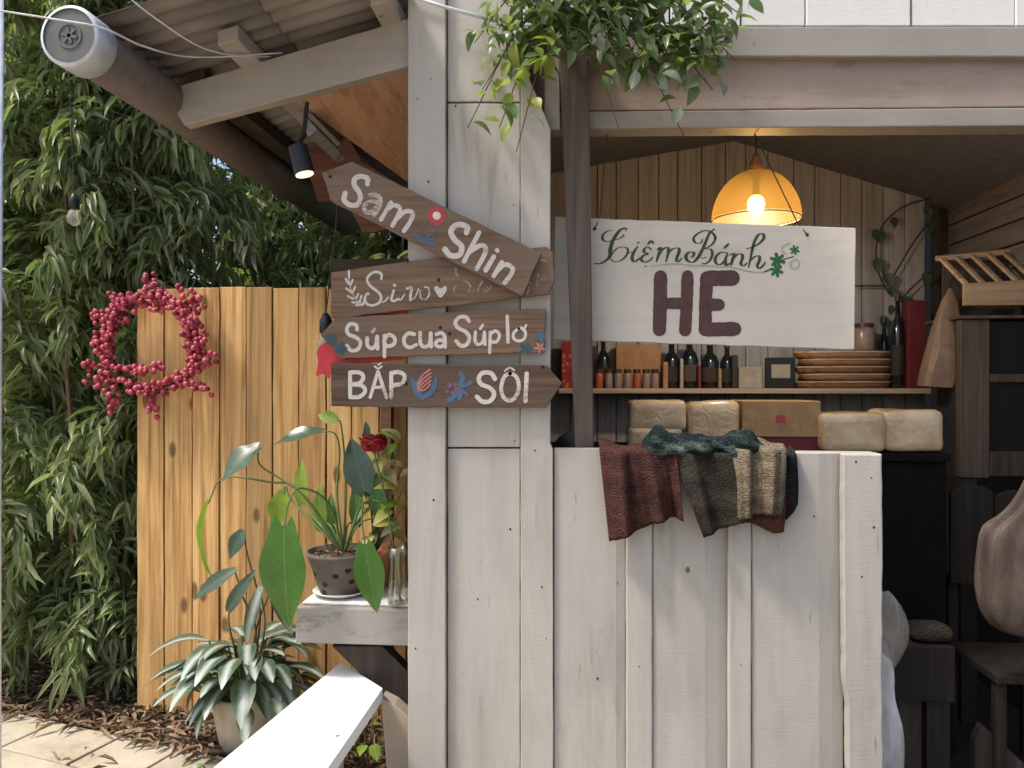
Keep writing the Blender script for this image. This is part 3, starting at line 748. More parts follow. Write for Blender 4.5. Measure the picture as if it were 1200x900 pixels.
pt.make('leaf_sprig', [([(205, 150), (205, 215)], 24), ([(172, 230), (205, 280)], 22), ([(242, 240), (220, 290)], 22), ([(178, 325), (232, 368)], 22), ([(268, 308), (245, 362)], 22), ([(192, 400), (252, 432)], 22),
    ([(298, 382), (275, 430)], 22), ([(240, 465), (300, 470)], 22), ([(332, 400), (312, 462)], 22), ([(275, 496), (342, 490)], 20), ([(358, 450), (345, 490)], 20), ([(205, 210), (215, 300), (240, 370), (280, 440), (340, 480)], 9)], M['letter'], s2_, *q4, w=20)
pt.make('lettering', [([(950, 270), (935, 375)], 20), ([(1005, 285), (970, 345), (1020, 320)], 14)], M['letter2'], s2_, *q5, w=18)
pt.make('lettering', [([(985, 130), (1020, 135)], 14)], M['letter2'], s2_, *q5, w=18)
pt.make('lettering', [([(865, 350), (840, 465)], 16)], M['letter2'], s2_, *q5, w=18)
pt.make('lettering', [([(120, 210), (130, 270), (190, 320), (250, 360), (265, 420), (210, 480), (130, 480), (100, 430), (120, 395)], 22), ([(275, 470), (300, 435)], 12), ([(388, 345), (352, 400), (345, 450)], 18),
    ([(400, 455), (440, 390)], 14), ([(430, 450), (475, 390)], 14)], M['letter2'], s2_, *q5, w=18)
holes([(514, 328), (477.5, 305.5)], sv, s2_)
# Súp cua
sv = 2.524
s3_ = sign('arrow plank pointing left reading Súp cua Súp lơ with small blue flowers', [(375.5, 393), (394, 371.5), (500, 367), (640, 361.5), (638, 413), (520, 416), (400, 420)], sv)
pt = Paint(sv); a7 = ((370, 360), 7.2); a8 = ((510, 360), 7.2)
pt.make('lettering', [[(350, 190), (340, 150), (290, 143), (262, 185), (280, 230), (340, 255), (378, 300), (355, 355), (300, 365), (262, 325)], [(435, 262), (436, 320), (470, 348), (505, 322), (518, 245)], [(518, 245), (522, 350)], ([(480, 207), (497, 185)], 26),
    [(580, 240), (580, 415)], [(582, 265), (620, 232), (665, 260), (660, 310), (612, 330), (585, 315)], [(832, 228), (780, 222), (745, 265), (755, 320), (800, 340), (848, 318)],
    [(882, 215), (885, 305), (920, 335), (960, 308), (970, 220)], [(970, 220), (975, 335)], [(1018, 228), (1060, 217), (1088, 250), (1092, 335)], [(1088, 282), (1032, 280), (1012, 315), (1050, 335), (1088, 312)]], M['letter'], s3_, *a7, w=33)
pt.make('lettering', [[(285, 118), (260, 85), (205, 85), (170, 130), (195, 175), (260, 210), (288, 260), (265, 315), (215, 325), (178, 285)], ([(340, 210), (336, 280), (365, 315), (405, 285), (415, 210)], 28), ([(415, 210), (420, 315)], 28), ([(380, 182), (402, 150)], 24),
    ([(465, 210), (460, 380)], 28), ([(465, 228), (510, 200), (542, 235), (520, 290), (470, 292)], 28), ([(608, 78), (615, 295)], 30), ([(705, 180), (662, 220), (665, 265), (705, 285), (752, 265), (762, 215), (735, 180), (705, 180)], 26), ([(748, 192), (768, 150)], 20)], M['letter'], s3_, *a8, w=33)
pt.petals('painted_flower', (130, 275), 36, 5, M['tealpaint'], s3_, *a7, 34); pt.petals('painted_flower', (207, 350), 40, 5, M['tealpaint'], s3_, *a7, 38)
pt.petals('painted_flower', (885, 250), 34, 5, M['bluepaint'], s3_, *a8, 30); pt.petals('painted_flower', (768, 352), 40, 5, M['tealpaint'], s3_, *a8, 34); pt.petals('painted_flower', (882, 340), 38, 5, M['pinkpaint'], s3_, *a8, 18, rot=.4)
holes([(516, 384), (527, 391)], sv, s3_)
# BẮP SÔI
s4_ = sign('dark arrow plank pointing right reading BẮP SÔI with a painted corn cob', [(387.5, 425), (520, 427), (641, 428), (659, 449), (640, 478), (510, 477.5), (388, 476)], 2.522, mat='sign_dark')
sv = 2.522; pt = Paint(sv)
pt.make('lettering', [[(290, 550), (290, 760)], [(290, 550), (370, 552), (402, 590), (370, 640), (300, 650)], [(300, 650), (390, 662), (417, 710), (370, 755), (290, 760)], ([(525, 545), (460, 760)], 30), ([(527, 545), (598, 762)], 30), ([(487, 675), (570, 675)], 26),
    ([(498, 500), (528, 518), (556, 500)], 18), ([(526, 488), (550, 471)], 15), [(637, 555), (637, 760)], [(637, 557), (700, 547), (748, 578), (730, 640), (650, 660)]], M['letter'], s4_, *a7, w=35)
pt.make('lettering', [[(505, 605), (470, 558), (400, 555), (368, 600), (390, 650), (460, 680), (497, 730), (465, 790), (400, 797), (352, 755)], ([(632, 560), (582, 590), (557, 680), (577, 760), (632, 788), (682, 750), (706, 670), (685, 590), (632, 560)], 33), ([(588, 537), (628, 510), (667, 532)], 18), ([(772, 560), (762, 795)], 36)], M['letter'], s4_, *a8, w=38)
pt.make('painted_husk', [[(815, 610), (830, 690), (870, 750), (905, 775)], [(1015, 600), (1005, 680), (960, 740), (890, 770)], ([(845, 640), (860, 720), (900, 760)], 50), ([(930, 745), (970, 715), (1000, 650)], 40)], M['bluepaint'], s4_, *a7, w=26)
pt.make('painted_corn', [([(862, 640 + 0), (900, 575), (965, 525)], 15), ([(858, 665), (905, 605), (970, 555)], 15), ([(860, 690), (910, 635), (972, 585)], 15), ([(868, 705), (915, 665), (970, 618)], 15), ([(890, 705), (930, 690), (965, 650)], 15)], M['pinkpaint'], s4_, *a7, w=14)
pt.make('painted_leaf', [([(215, 560), (235, 600), (205, 650)], 40), ([(300, 635), (250, 660), (215, 665)], 36), ([(110, 790), (160, 750), (190, 700)], 44), ([(205, 770), (215, 730), (190, 690)], 36), ([(270, 740), (235, 710), (200, 690)], 24)], M['bluepaint'], s4_, *a8, w=36)
pt.make('painted_berry', [([(120, 660), (122, 662)], 40), ([(180, 690), (183, 692)], 44), ([(100, 710), (102, 712)], 34), ([(165, 650), (168, 652)], 34), ([(145, 720), (148, 722)], 32)], M['purplepaint'], s4_, *a8, w=36)
holes([(476, 450), (636, 430)], sv, s4_)

# ------------------------------------------------------------------ hanging sign in the hatch
sv = 2.700
poly = rough_poly(pxpoly([(650.5, 254), (1003, 267), (1001.5, 409.5), (647.5, 398)], sv), .05, .0006, 5)
c = [sum(p[i] for p in poly) / len(poly) for i in (0, 1)]
hs = MB().prism(poly, sv, sv + .018).put('hanging_sign', M['hang_sign'], None, bevel=.003, base=(c[0], sv, c[1]))
tag(hs, 'large cream board hung in the hatch reading Tiệm Bánh HE', 'sign')
pt = Paint(sv); h1 = ((690, 255), 8.571); h2 = ((800, 255), 8.0); h3 = ((755, 310), 9.231)
pt.make('underline', [([(620, 490), (740, 472), (900, 466), (1060, 480), (1170, 478)], 12)], M['scriptlight'], hs, *h1, w=12)
pt.make('underline', [([(0, 440), (100, 455), (200, 450), (330, 460), (450, 466), (560, 492), (680, 512), (760, 510), (820, 488)], 13)], M['scriptlight'], hs, *h2, w=12)
pt.make('script_lettering', [([(55, 460), (110, 462), (170, 432), (212, 385), (216, 320), (235, 250), (265, 190), (310, 130), (360, 105), (376, 122)], 30), ([(238, 132), (190, 135), (145, 170), (140, 215), (180, 240), (250, 225), (310, 210), (345, 185), (352, 172)], 20),
    ([(225, 385), (270, 320), (330, 295), (385, 308), (390, 350), (360, 400), (310, 435), (250, 440), (220, 415)], 18), ([(395, 355), (430, 345)], 16), ([(490, 292), (450, 350), (435, 410), (460, 442), (515, 405)], 26), ([(488, 258), (505, 246)], 20),
    ([(628, 322), (592, 295), (555, 320), (560, 350), (592, 362), (545, 385), (525, 420), (560, 447), (610, 430), (642, 398)], 24), ([(592, 268), (625, 234), (652, 260)], 24), ([(560, 492), (578, 486)], 22),
    ([(685, 325), (722, 302), (702, 370), (680, 440)], 24), ([(700, 385), (740, 322), (792, 300), (798, 350), (775, 440)], 24), ([(783, 385), (830, 322), (892, 305), (908, 335), (880, 420), (900, 442), (935, 408)], 24)], M['script'], hs, *h1, w=22, taper=brush)
pt.make('script_lettering', [([(297, 108), (250, 150), (215, 230), (180, 310), (140, 380), (95, 417), (45, 402), (30, 360), (60, 325), (105, 330), (95, 365), (72, 372)], 26), ([(185, 205), (170, 237), (120, 236), (103, 190), (150, 145), (220, 120), (280, 145), (306, 190), (285, 240), (240, 275), (200, 292)], 20),
    ([(200, 292), (262, 297), (278, 340), (255, 400), (210, 432), (178, 424)], 20), ([(172, 376), (200, 381), (222, 368)], 14), ([(412, 332), (360, 325), (310, 370), (310, 422), (350, 440), (395, 400), (422, 332)], 22), ([(422, 332), (400, 400), (410, 447), (442, 428)], 22), ([(388, 288), (432, 244)], 22),
    ([(438, 352), (482, 340), (466, 400), (453, 447)], 22), ([(465, 402), (510, 346), (556, 346), (560, 382), (545, 430), (570, 452), (605, 425)], 22), ([(598, 292), (660, 275), (720, 240), (762, 190), (750, 152), (710, 162), (675, 220), (655, 290), (640, 360), (618, 467)], 22), ([(630, 412), (670, 370), (716, 360), (720, 400), (700, 450), (720, 477), (760, 442), (772, 420)], 22)], M['script'], hs, *h2, w=20, taper=brush)
for cc, rr in (((890, 400), 60), ((880, 497), 52), ((1050, 305), 38)): pt.petals('painted_leaf', cc, rr, 6, M['leafgreen'], hs, *h2, rr * .5, .1, .3)
pt.make('painted_stem', [([(770, 508), (830, 482)], 14), ([(905, 420), (960, 388), (1040, 366)], 10)], M['script'], hs, *h2, w=10)
pt.make('painted_curl', [([(1005, 238), (950, 265), (930, 310), (970, 340)], 9), ([(1000, 430), (1060, 390), (1096, 430), (1060, 480), (1010, 462), (1025, 432)], 9)], M['scriptlight'], hs, *h2, w=10)
pt.make('lettering', [([(176, 130), (172, 400), (164, 705)], 142), ([(468, 122), (460, 400), (442, 712)], 128), ([(220, 420), (420, 420)], 122)], M['he'], hs, *h3, w=130)
pt.make('lettering', [([(676, 140), (664, 400), (660, 705)], 135), ([(700, 150), (945, 146)], 165), ([(690, 435), (805, 435)], 128), ([(690, 703), (975, 697)], 148)], M['he'], hs, *h3, w=130)
lo, hi = P(697, 268, sv - .002), P(946, 275, sv - .002)
ha, hb = P(712, 148, 2.71), P(880, 148, 2.71)
MB().tube([lo, P(703, 256, sv + .004), ha], .0022, 6).put('string', M['cord'], hs)
MB().tube([hi, P(935, 262, sv + .006), hb], .0022, 6).put('string', M['cord'], hs)
for q in (lo, hi): MB().sphere(q, .006, 8, 6).put('knot', M['cord'], hs)

# ------------------------------------------------------------------ lamps and cables
lp = P(886, 258, 3.1); lpx, lpy, lpz = lp.x, 3.1, lp.z
lamp = thing('pendant_lamp', 'glowing amber dome pendant lamp hanging behind the cream sign', 'lamp', (lpx, lpy, lpz))
rad = (P(938, 258, 3.1) - P(834, 258, 3.1)).length / 2
prof = [(rad * math.cos(a), rad * 1.16 * math.sin(a)) for a in [R(2 + 8.4 * i) for i in range(11)]]
t = NT('amber_shade'); wv = t.n('ShaderNodeTexWave', {'Vector': t.coord((1, 1, 1), False), 'Scale': 60.0, 'Distortion': 3.0})
cc = t.mix(t.math('MULTIPLY', wv.outputs['Fac'], .5), (.15, .085, .018), (.10, .055, .010))
t.fin(cc, .5); tr = t.n('ShaderNodeBsdfTranslucent'); t.link(cc, tr.inputs[0]); mx = t.n('ShaderNodeMixShader', {0: .30}); t.link(t.b.outputs[0], mx.inputs[1]); t.link(tr.outputs[0], mx.inputs[2])
tp_ = t.n('ShaderNodeBsdfTransparent', {0: (.95, .62, .22, 1)}); mx2 = t.n('ShaderNodeMixShader', {0: .30}); t.link(mx.outputs[0], mx2.inputs[1]); t.link(tp_.outputs[0], mx2.inputs[2]); t.link(mx2.outputs[0], t.out.inputs[0])
M['shade'] = t.m
M['bulb'] = emis('lit_bulb', (1.0, .80, .45), 20)
MB().lathe(prof, (lpx, lpy, lpz), 40).put('shade', M['shade'], lamp, smooth=True)
MB().lathe([(rad * 1.0, .004), (rad * 1.015, 0), (rad * .985, 0)], (lpx, lpy, lpz), 40).put('shade_rim', M['rattan'], lamp, smooth=True)
MB().lathe([(.024, 0), (.026, .02), (.018, .05), (.008, .065)], (lpx, lpy, lpz + rad * 1.14), 18, True).put('socket', M['rattan'], lamp, smooth=True)
MB().tube([(lpx, lpy, lpz + rad * 1.1), (lpx, lpy, 2.80)], .003, 6).put('cord', M['cord'], lamp)
MB().sphere((lpx, lpy, lpz + rad * .36), .034, 16, 10, 1.15).put('bulb', M['bulb'], lamp, smooth=True)
MB().lathe([(.014, 0), (.014, .06), (.02, .09)], (lpx, lpy, lpz + rad * .36 + .034), 12).put('bulb_holder', M['black'], lamp)
ld = bpy.data.lights.new('lamp_light', 'POINT'); ld.energy = 13; ld.color = (1.0, .87, .72); ld.shadow_soft_size = .04
lo_ = bpy.data.objects.new('lamp_light', ld); C.objects.link(lo_); lo_.parent = lamp; lo_.location = (0, 0, rad * .36 - .06)
# spotlight under the awning
sp0 = P(349, 172, 2.62); sp1 = P(357, 204, 2.62)
spt = thing('spotlight', 'small black cylinder spotlight fixed under the awning rafter', 'spotlight', tuple(sp0))
MB().tube([sp0, sp1], [.034, .036], 20).put('housing', M['black'], spt, smooth=False)
MB().tube([sp1 + (sp1 - sp0) * .002, sp1 + (sp1 - sp0) * .03], .031, 20).put('lens', emis('warm_lens', (1, .72, .42), 1.6), spt)
MB().tube([sp0 + Vector((0, 0, .0)), P(356, 158, 2.64), P(360, 120, 2.65)], .008, 8).put('arm', M['black'], spt)
# festoon cables and bulbs
def cable(name, label, pts, r, mat):
    m = MB().tube([Vector(p) for p in pts], r, 6); return tag(m.put(name, mat, None, smooth=True), label, 'cable')
cable('festoon_cable', 'pale wire running from the left edge past the pipe cap to the rafter', [Vector(p) for p in spline([tuple(P(-30, 8, 2.02)), tuple(P(60, 22, 2.03)), tuple(P(120, 33, 2.05)), tuple(P(170, 55, 2.2)), tuple(P(230, 67, 2.4)), tuple(P(330, 62, 2.59))], 8)], .0028, M['palecord'])
cable('thin_cable', 'thin wire hanging diagonally from the top of the awning', [Vector(p) for p in spline([tuple(P(130, -20, 2.1)), tuple(P(180, 20, 2.18)), tuple(P(235, 55, 2.3)), tuple(P(282, 66, 2.45)), tuple(P(318, 66, 2.585))], 8)], .0022, M['palecord'])
cable('conduit', 'pale blue conduit sloping across the top of the white boards', [P(470, -8, 2.535), P(520, 8, 2.535), P(582, 25, 2.535)], .006, M['capring'])
def hbulb(label, px, py, v, up, bent=0):
    b = P(px, py, v); o = thing('festoon_bulb', label, 'light bulb', tuple(b), 'festoon bulbs')
    MB().lathe([(.004, .0), (.022, .004), (.022, .045), (.015, .062), (.006, .075)], b, 16, True).put('socket', M['black'], o, smooth=True)
    MB().lathe([(.014, .004), (.022, -.008), (.031, -.032), (.026, -.056), (.010, -.070), (.001, -.072)], b, 18).put('glass_bulb', M['bulbglass'], o, smooth=True)
    MB().tube([b + Vector((0, 0, .0)), b + Vector((.002, 0, -.03))], .004, 6).put('filament', M['cream'], o)
    MB().tube([b + Vector((0, 0, .07)), b + Vector((bent, 0, .07 + up * .5)), b + Vector((bent * 1.5, 0, .07 + up))], .0022, 6).put('cord', M['cord'], o)
hbulb('clear festoon bulb hanging in front of the bamboo at the left', 87, 246, 3.2, 1.3, -.03)
hbulb('festoon bulb on a black cord hanging left of the plank signs', 382, 392, 2.60, .60, .035)

# ------------------------------------------------------------------ fence and wreath
FV = 3.4
fence = thing('timber_fence', 'honey coloured pine paling fence behind the potted plants', 'fence', tuple(G(200, 832, 0)))
fe = [160, 192, 225, 257, 288, 319, 350, 382, 412, 444, 476, 508]
for i, (a, b) in enumerate(zip(fe[:-1], fe[1:])):
    tp = 338 + rng.uniform(-1.5, 1.5) - (1 if i > 2 else 0)
    x0, x1 = P(a + .7, 500, FV).x, P(b - .7, 500, FV).x; zt = P(a, tp, FV).z
    poly = rough_poly([(x0, zt), (x1, zt), (x1, -.02), (x0, -.02)], .12, .0012, i)
    MB().prism(poly, FV + (i % 2) * .004, FV + .022 + (i % 2) * .004).put('plank', M['fence'], fence, bevel=.002, base=((x0 + x1) / 2, FV, 0))
for z in (.35, 1.55): MB().box(P(162, 0, FV).x, P(506, 0, FV).x, FV + .03, FV + .075, z, z + .08).put('rail', M['fence'], fence)
MB().box(P(383, 0, FV).x, P(540, 0, FV).x, FV + .08, FV + .12, .0, P(430, 300, FV).z).put('back_board', M['rail'], fence)
fp = MB().box(P(446, 0, 3.3).x, P(458, 0, 3.3).x, 3.3, 3.36, 0, P(450, 440, 3.3).z).put('fence_post', M['redwood'], fence)
# wreath
WC = P(181, 404, 3.36)
wr = thing('berry_wreath', 'red berry wreath hanging on the top left corner of the pine fence', 'wreath', (WC.x, WC.y, WC.z - .25))
uw = (P(601, 404, 3.36) - P(600, 404, 3.36)).length
wp2 = lambda x, y, dv=0: Vector((WC.x + ((100 + x / 5) - 181) * (P(182, 404, 3.36).x - P(181, 404, 3.36).x), 3.352 + dv, WC.z - ((315 + y / 5) - 404) * (P(181, 404, 3.36).z - P(181, 405, 3.36).z)))
cx_, cy_, rx_, ry_ = 410, 440, 255, 275
for k in range(4):
    pts = []
    for i in range(41):
        a = 2 * math.pi * i / 40; rr = 1 + .05 * math.sin(a * (3 + k) + k * 1.3) + rng.uniform(-.015, .015)
        pts.append(wp2(cx_ + rx_ * rr * math.cos(a), cy_ + ry_ * rr * math.sin(a), -.012 + .012 * math.sin(a * (4 + k) + k)))
    MB().tube(pts, .0045, 6, False).put('twig_ring', M['twig'], wr, smooth=True)
clus = [(400, 95, 1.5, 60), (300, 170, 0, 55), (220, 190, .6, 60), (250, 230, .2, 60), (330, 210, .2, 60), (400, 210, .1, 60), (460, 240, 0, 60), (510, 210, .2, 55), (600, 160, .9, 60), (650, 230, 1.2, 65), (680, 190, 1, 50), (150, 290, .7, 60), (110, 310, .8, 55), (210, 290, .4, 60), (170, 350, 1.2, 50), (95, 420, 1.5, 50),
        (150, 440, 1.4, 45), (165, 500, 1.5, 55), (100, 580, .5, 60), (85, 610, .6, 60), (190, 570, .3, 55), (250, 590, .1, 55), (320, 580, .1, 50), (360, 605, -.2, 45), (430, 580, -.4, 55), (170, 640, 1.4, 45), (200, 710, 1.3, 60), (180, 780, 1.4, 60), (100, 685, .4, 45), (350, 680, .2, 60), (410, 690, -.3, 60), (460, 680, -.3, 60), (520, 665, -.3, 55), (550, 640, -.4, 45),
        (420, 770, 1.5, 60), (410, 800, 1.5, 60), (610, 350, 1.4, 60), (590, 290, 1, 55), (625, 410, 1.4, 55), (700, 380, 1.2, 55), (690, 450, 1.4, 60), (635, 500, 1.4, 50), (690, 580, -.7, 60), (650, 600, -.5, 50), (640, 690, .3, 55), (710, 700, .4, 50), (740, 540, -.6, 45), (450, 110, .5, 40)]
for i_ in range(30):
    a_ = 2 * math.pi * i_ / 30 + rng.uniform(-.06, .06)
    if 1.15 < a_ < 1.45 or 2.3 < a_ < 2.75: continue
    clus.append((cx_ + rx_ * 1.02 * math.cos(a_) + rng.uniform(-18, 18), cy_ + ry_ * 1.02 * math.sin(a_) + rng.uniform(-18, 18), a_ + 1.57, 55))
for (x, y, a, s) in clus:
    m = MB(); k = 10
    for i in range(k):
        f = (i / (k - 1) - .5) * 2
        p = wp2(x + math.cos(a) * f * s * 1.0 + rng.uniform(-20, 20), y + math.sin(a) * f * s * 1.0 + rng.uniform(-20, 20), -.03 + rng.uniform(-.028, .028))
        m.sphere(p, rng.uniform(.0105, .0145), 9, 6)
    m.put('berry_cluster', M['berry'], wr, smooth=True)
for (x, y, x2, y2) in ((560, 130, 620, 55), (470, 120, 510, 90), (640, 500, 705, 545), (30, 650, 70, 610)):
    MB().tube([wp2(x, y, -.02), wp2(x2, y2, -.05)], .003, 5).put('twig', M['twig'], wr)
MB().tube([wp2(600, 165, -.0), wp2(640, 60, .02)], .003, 5).put('hanging_loop', M['twig'], wr)

# ------------------------------------------------------------------ bamboo
def bamboo(label, x, y, H, z0, seed, dens=1.0, lean=(0, 0), brown=False, lmul=1.0):
    r = random.Random(seed)
    o = thing('bamboo_plant', label, 'bamboo', (x, y, -.03), 'bamboo plants along the boundary')
    pts = []; n = 26
    for i in range(n + 1):
        s = i / n; bend = s ** 2.2
        pts.append(Vector((x + lean[0] * bend + .012 * math.sin(i * 1.7 + seed), y + lean[1] * bend, -.03 + H * s * (1 - .08 * bend))))
    rd = [.0135 * (1 - .85 * i / n) + .0015 for i in range(n + 1)]
    m = MB(); pp = []; rr = []
    for i in range(n):
        pp += [pts[i], pts[i].lerp(pts[i + 1], .94), pts[i].lerp(pts[i + 1], .97)]; rr += [rd[i] * 1.0, rd[i], rd[i] * 1.22]
    m.tube(pp, rr, 7); m.put('culm', M['culm2'] if brown else M['culm'], o, smooth=True)
    items = []; tw = MB()
    def ok(p):
        if p.x > -1.72 and p.z > 2.30 and p.y < 4.85: return False      # keeps clear of the awning
        if p.y < 3.60 and p.x > -2.14: return False                      # and of the fence
        if p.x > -.62 and p.y < 4.9: return False
        if p.z < .02: return False
        return True
    i = 0; z = z0
    while z < H * .98:
        s = z / H; k = s * n; a = pts[min(int(k), n)].lerp(pts[min(int(k) + 1, n)], k - int(k))
        for b in range(r.choice([2, 2, 3])):
            az = r.uniform(0, 6.28); L = r.uniform(.30, .75) * (1.1 - .55 * s) * (.7 if s < .2 else 1)
            d = Vector((math.cos(az), math.sin(az), r.uniform(.2, .9))).normalized(); p = a.copy(); bp = [p.copy()]
            ns = 6; go = True
            for q in range(ns):
                d = (d + Vector((0, 0, -.20 - .05 * q))).normalized() if q else d
                p = p + d * (L / ns); bp.append(p.copy())
                if not ok(p): go = False; break
                if q >= 1:
                    c_ = int(r.choice([6, 8, 10, 12]) * dens)
                    side = d.cross(Vector((0, 0, 1)))
                    for e in range(c_):
                        ld_ = (d * r.uniform(.3, 1.0) + side * r.uniform(-1.0, 1.0) + Vector((0, 0, r.uniform(-1.0, .15))) + Vector((0, -.15, 0))).normalized()
                        q_ = p + Vector((r.uniform(-.05, .05), r.uniform(-.05, .05), r.uniform(-.05, .05)))
                        ll = r.choice([r.uniform(.05, .09), r.uniform(.08, .135), r.uniform(.09, .15)]) * lmul
                        if not ok(q_ + ld_ * ll) or not ok(q_): continue
                        items.append((tuple(q_), tuple(ld_), (r.gauss(0, .5), r.gauss(-.35, .5), 1), ll, ll * r.uniform(.14, .20)))
            if len(bp) > 2: tw.tube(bp, [.0028 - .0003 * j for j in range(len(bp))], 4, False)
        z += r.uniform(.12, .2)
    if items:
        f = multi('foliage', items, M['bamboo_leaf'], LTF, o); f['kind'] = 'stuff'
    tw.put('twig', M['culm2'], o)
    return o
rb_ = random.Random(21)
front = [(-2.30, 3.72), (-2.52, 3.62), (-2.72, 3.78), (-2.95, 3.66), (-2.16, 3.90), (-3.2, 3.9), (-1.95, 4.0), (-2.42, 4.05), (-2.66, 4.15)]
names1 = ['nearest the fence edge', 'left of the wreath', 'second clump from the left edge', 'at the left edge of the view', 'directly behind the wreath', 'just outside the left edge', 'under the pipe', 'between wreath and hanging bulb', 'behind the hanging bulb']
k = 0
for (x, y) in front:
    bamboo('tall leafy bamboo in the front row, ' + names1[k], x, y, rb_.uniform(3.9, 4.6), .32 if k not in (0, 4) else .45, 100 + k, 1.15, (rb_.uniform(-.15, .35) if x < -2.1 else -.1, rb_.uniform(-.35, -.05)), k % 3 == 1, 1.22); k += 1
mid_ = [(-3.5, 4.5), (-3.0, 4.55), (-2.55, 4.7), (-2.1, 4.95), (-1.7, 5.05), (-1.25, 5.15), (-.85, 5.2), (-3.9, 4.9)]
for i, (x, y) in enumerate(mid_):
    bamboo('slender bamboo in the dense middle row behind the front row of culms', x, y, rb_.uniform(4.2, 5.2), .12, 200 + i, 1.25, (rb_.uniform(-.2, .2), rb_.uniform(-.2, .1)), i % 2 == 0, 1.1)
back_ = [(-5.4, 5.8), (-4.8, 6.0), (-4.2, 5.9), (-3.6, 6.1), (-3.0, 5.9), (-2.5, 6.2), (-2.0, 6.0), (-1.5, 6.2), (-1.0, 6.1), (-.4, 6.3), (-2.3, 5.6), (-1.75, 5.6), (-1.3, 5.7)]
for i, (x, y) in enumerate(back_):
    bamboo('dark bamboo in the farthest row, filling the gaps between nearer plants', x, y, rb_.uniform(4.8, 6.0), .15, 300 + i, 1.5, (rb_.uniform(-.2, .2), rb_.uniform(-.2, .1)), False, 1.35)
# low bamboo shoots in front of the culms
for i, (px, py, hh) in enumerate(((135, 815, .28), (30, 745, .45), (150, 720, .5), (125, 655, .75), (70, 735, .4), (100, 775, .3), (15, 690, .5))):
    g = G(px, max(py, 815), 0); items = []; r = random.Random(500 + i)
    nm = ['beside the silver leaved pot', 'at the far left', 'leaning on the fence corner', 'in front of the bamboo stems', 'between the far left shoot and the stems', 'just above the leaf litter in the middle of the bed', 'tallest one at the far left'][i]
    o = thing('bamboo_shoot', 'low leafy bamboo shoot ' + nm, 'bamboo', (g.x, g.y, -.03), 'low bamboo shoots')
    tp = P(px, py - 40, g.y)
    tops = []
    for s in range(3):
        e = Vector((tp.x + r.uniform(-.08, .08), g.y + r.uniform(-.06, .06), max(.12, tp.z + r.uniform(-.08, .05)))); tops.append(e)
    m = MB()
    for e in tops:
        m.tube([Vector((g.x, g.y, -.02)), Vector((g.x, g.y, 0)).lerp(e, .6) + Vector((0, 0, .03)), e], [.005, .004, .002], 5)
        for q in range(16):
            an = r.uniform(0, 6.28); b = Vector((g.x, g.y, 0)).lerp(e, r.uniform(.55, 1))
            items.append((tuple(b), (math.cos(an), math.sin(an) - .2, r.uniform(-.6, .4)), (0, -.3, 1), r.uniform(.09, .15), r.uniform(.018, .025)))
    m.put('stem', M['culm'], o); f = multi('foliage', items, M['bamboo_leaf'], LTF, o); f['kind'] = 'stuff'
# white pole at the left edge
pl = MB().tube([P(-3, 1000, 2.6), P(-3, 560, 2.6), P(0, -60, 2.6)], .0125, 12).put('white_pole', M['pole'], None, smooth=True); tag(pl, 'slim white pole at the left edge of the view', 'pole')
gp_ = P(-3, 1000, 2.6)

# ------------------------------------------------------------------ dark post and the climber on it
pa, pb = P(672, 60, 2.598), P(686, 560, 2.598)
V = []
for y in (2.598, 2.630):
    for (x, yy) in ((654, 30), (689, 30), (696, 528), (674, 528)):
        q = P(x, yy, 2.598); V.append((q.x, y, q.z if yy < 100 else zc - .0076))
post = mk('dark_post', V, [(0, 1, 2, 3), (7, 6, 5, 4), (0, 4, 5, 1), (1, 5, 6, 2), (2, 6, 7, 3), (3, 7, 4, 0)], M['dark_post'], None, bevel=.004, base=tuple(pb)); tag(post, 'dark brown timber post standing in the hatch in front of the cream sign', 'post')
vb = P(670, 34, 2.57)
vine = thing('climbing_plant', 'leafy climber spilling from the top of the dark post over the header', 'climber', tuple(vb))
vl = [[leaf_me('leaf', M[mn], L, w, b, .12, 5, .42, seed=i) for i, (L, w, b) in enumerate(((.072, .040, .5), (.082, .043, .9), (.062, .037, .2)))] for mn in ('vine_leaf', 'vine_leaf_lit', 'vine_leaf_grey')]
ends = [(548, 150, 0, 15), (565, 105, 0, 16), (605, 178, 0, 16), (585, 150, 0, 13), (620, 90, 0, 15), (556, 50, 1, 14), (590, 30, 1, 16), (640, 75, 1, 12), (720, 62, 2, 18), (750, 80, 2, 16), (785, 95, 2, 18), (812, 70, 2, 18), (835, 105, 1, 16), (862, 70, 1, 16), (872, 20, 1, 18), (802, 160, 2, 7), (770, 60, 2, 18), (700, 45, 2, 18), (600, -20, 1, 14), (700, -30, 2, 12), (800, -10, 2, 18), (850, -5, 1, 14), (740, 20, 2, 20), (660, 20, 2, 14), (725, 150, 2, 5)]
rv = random.Random(5)
sm = MB(); cnt = 0
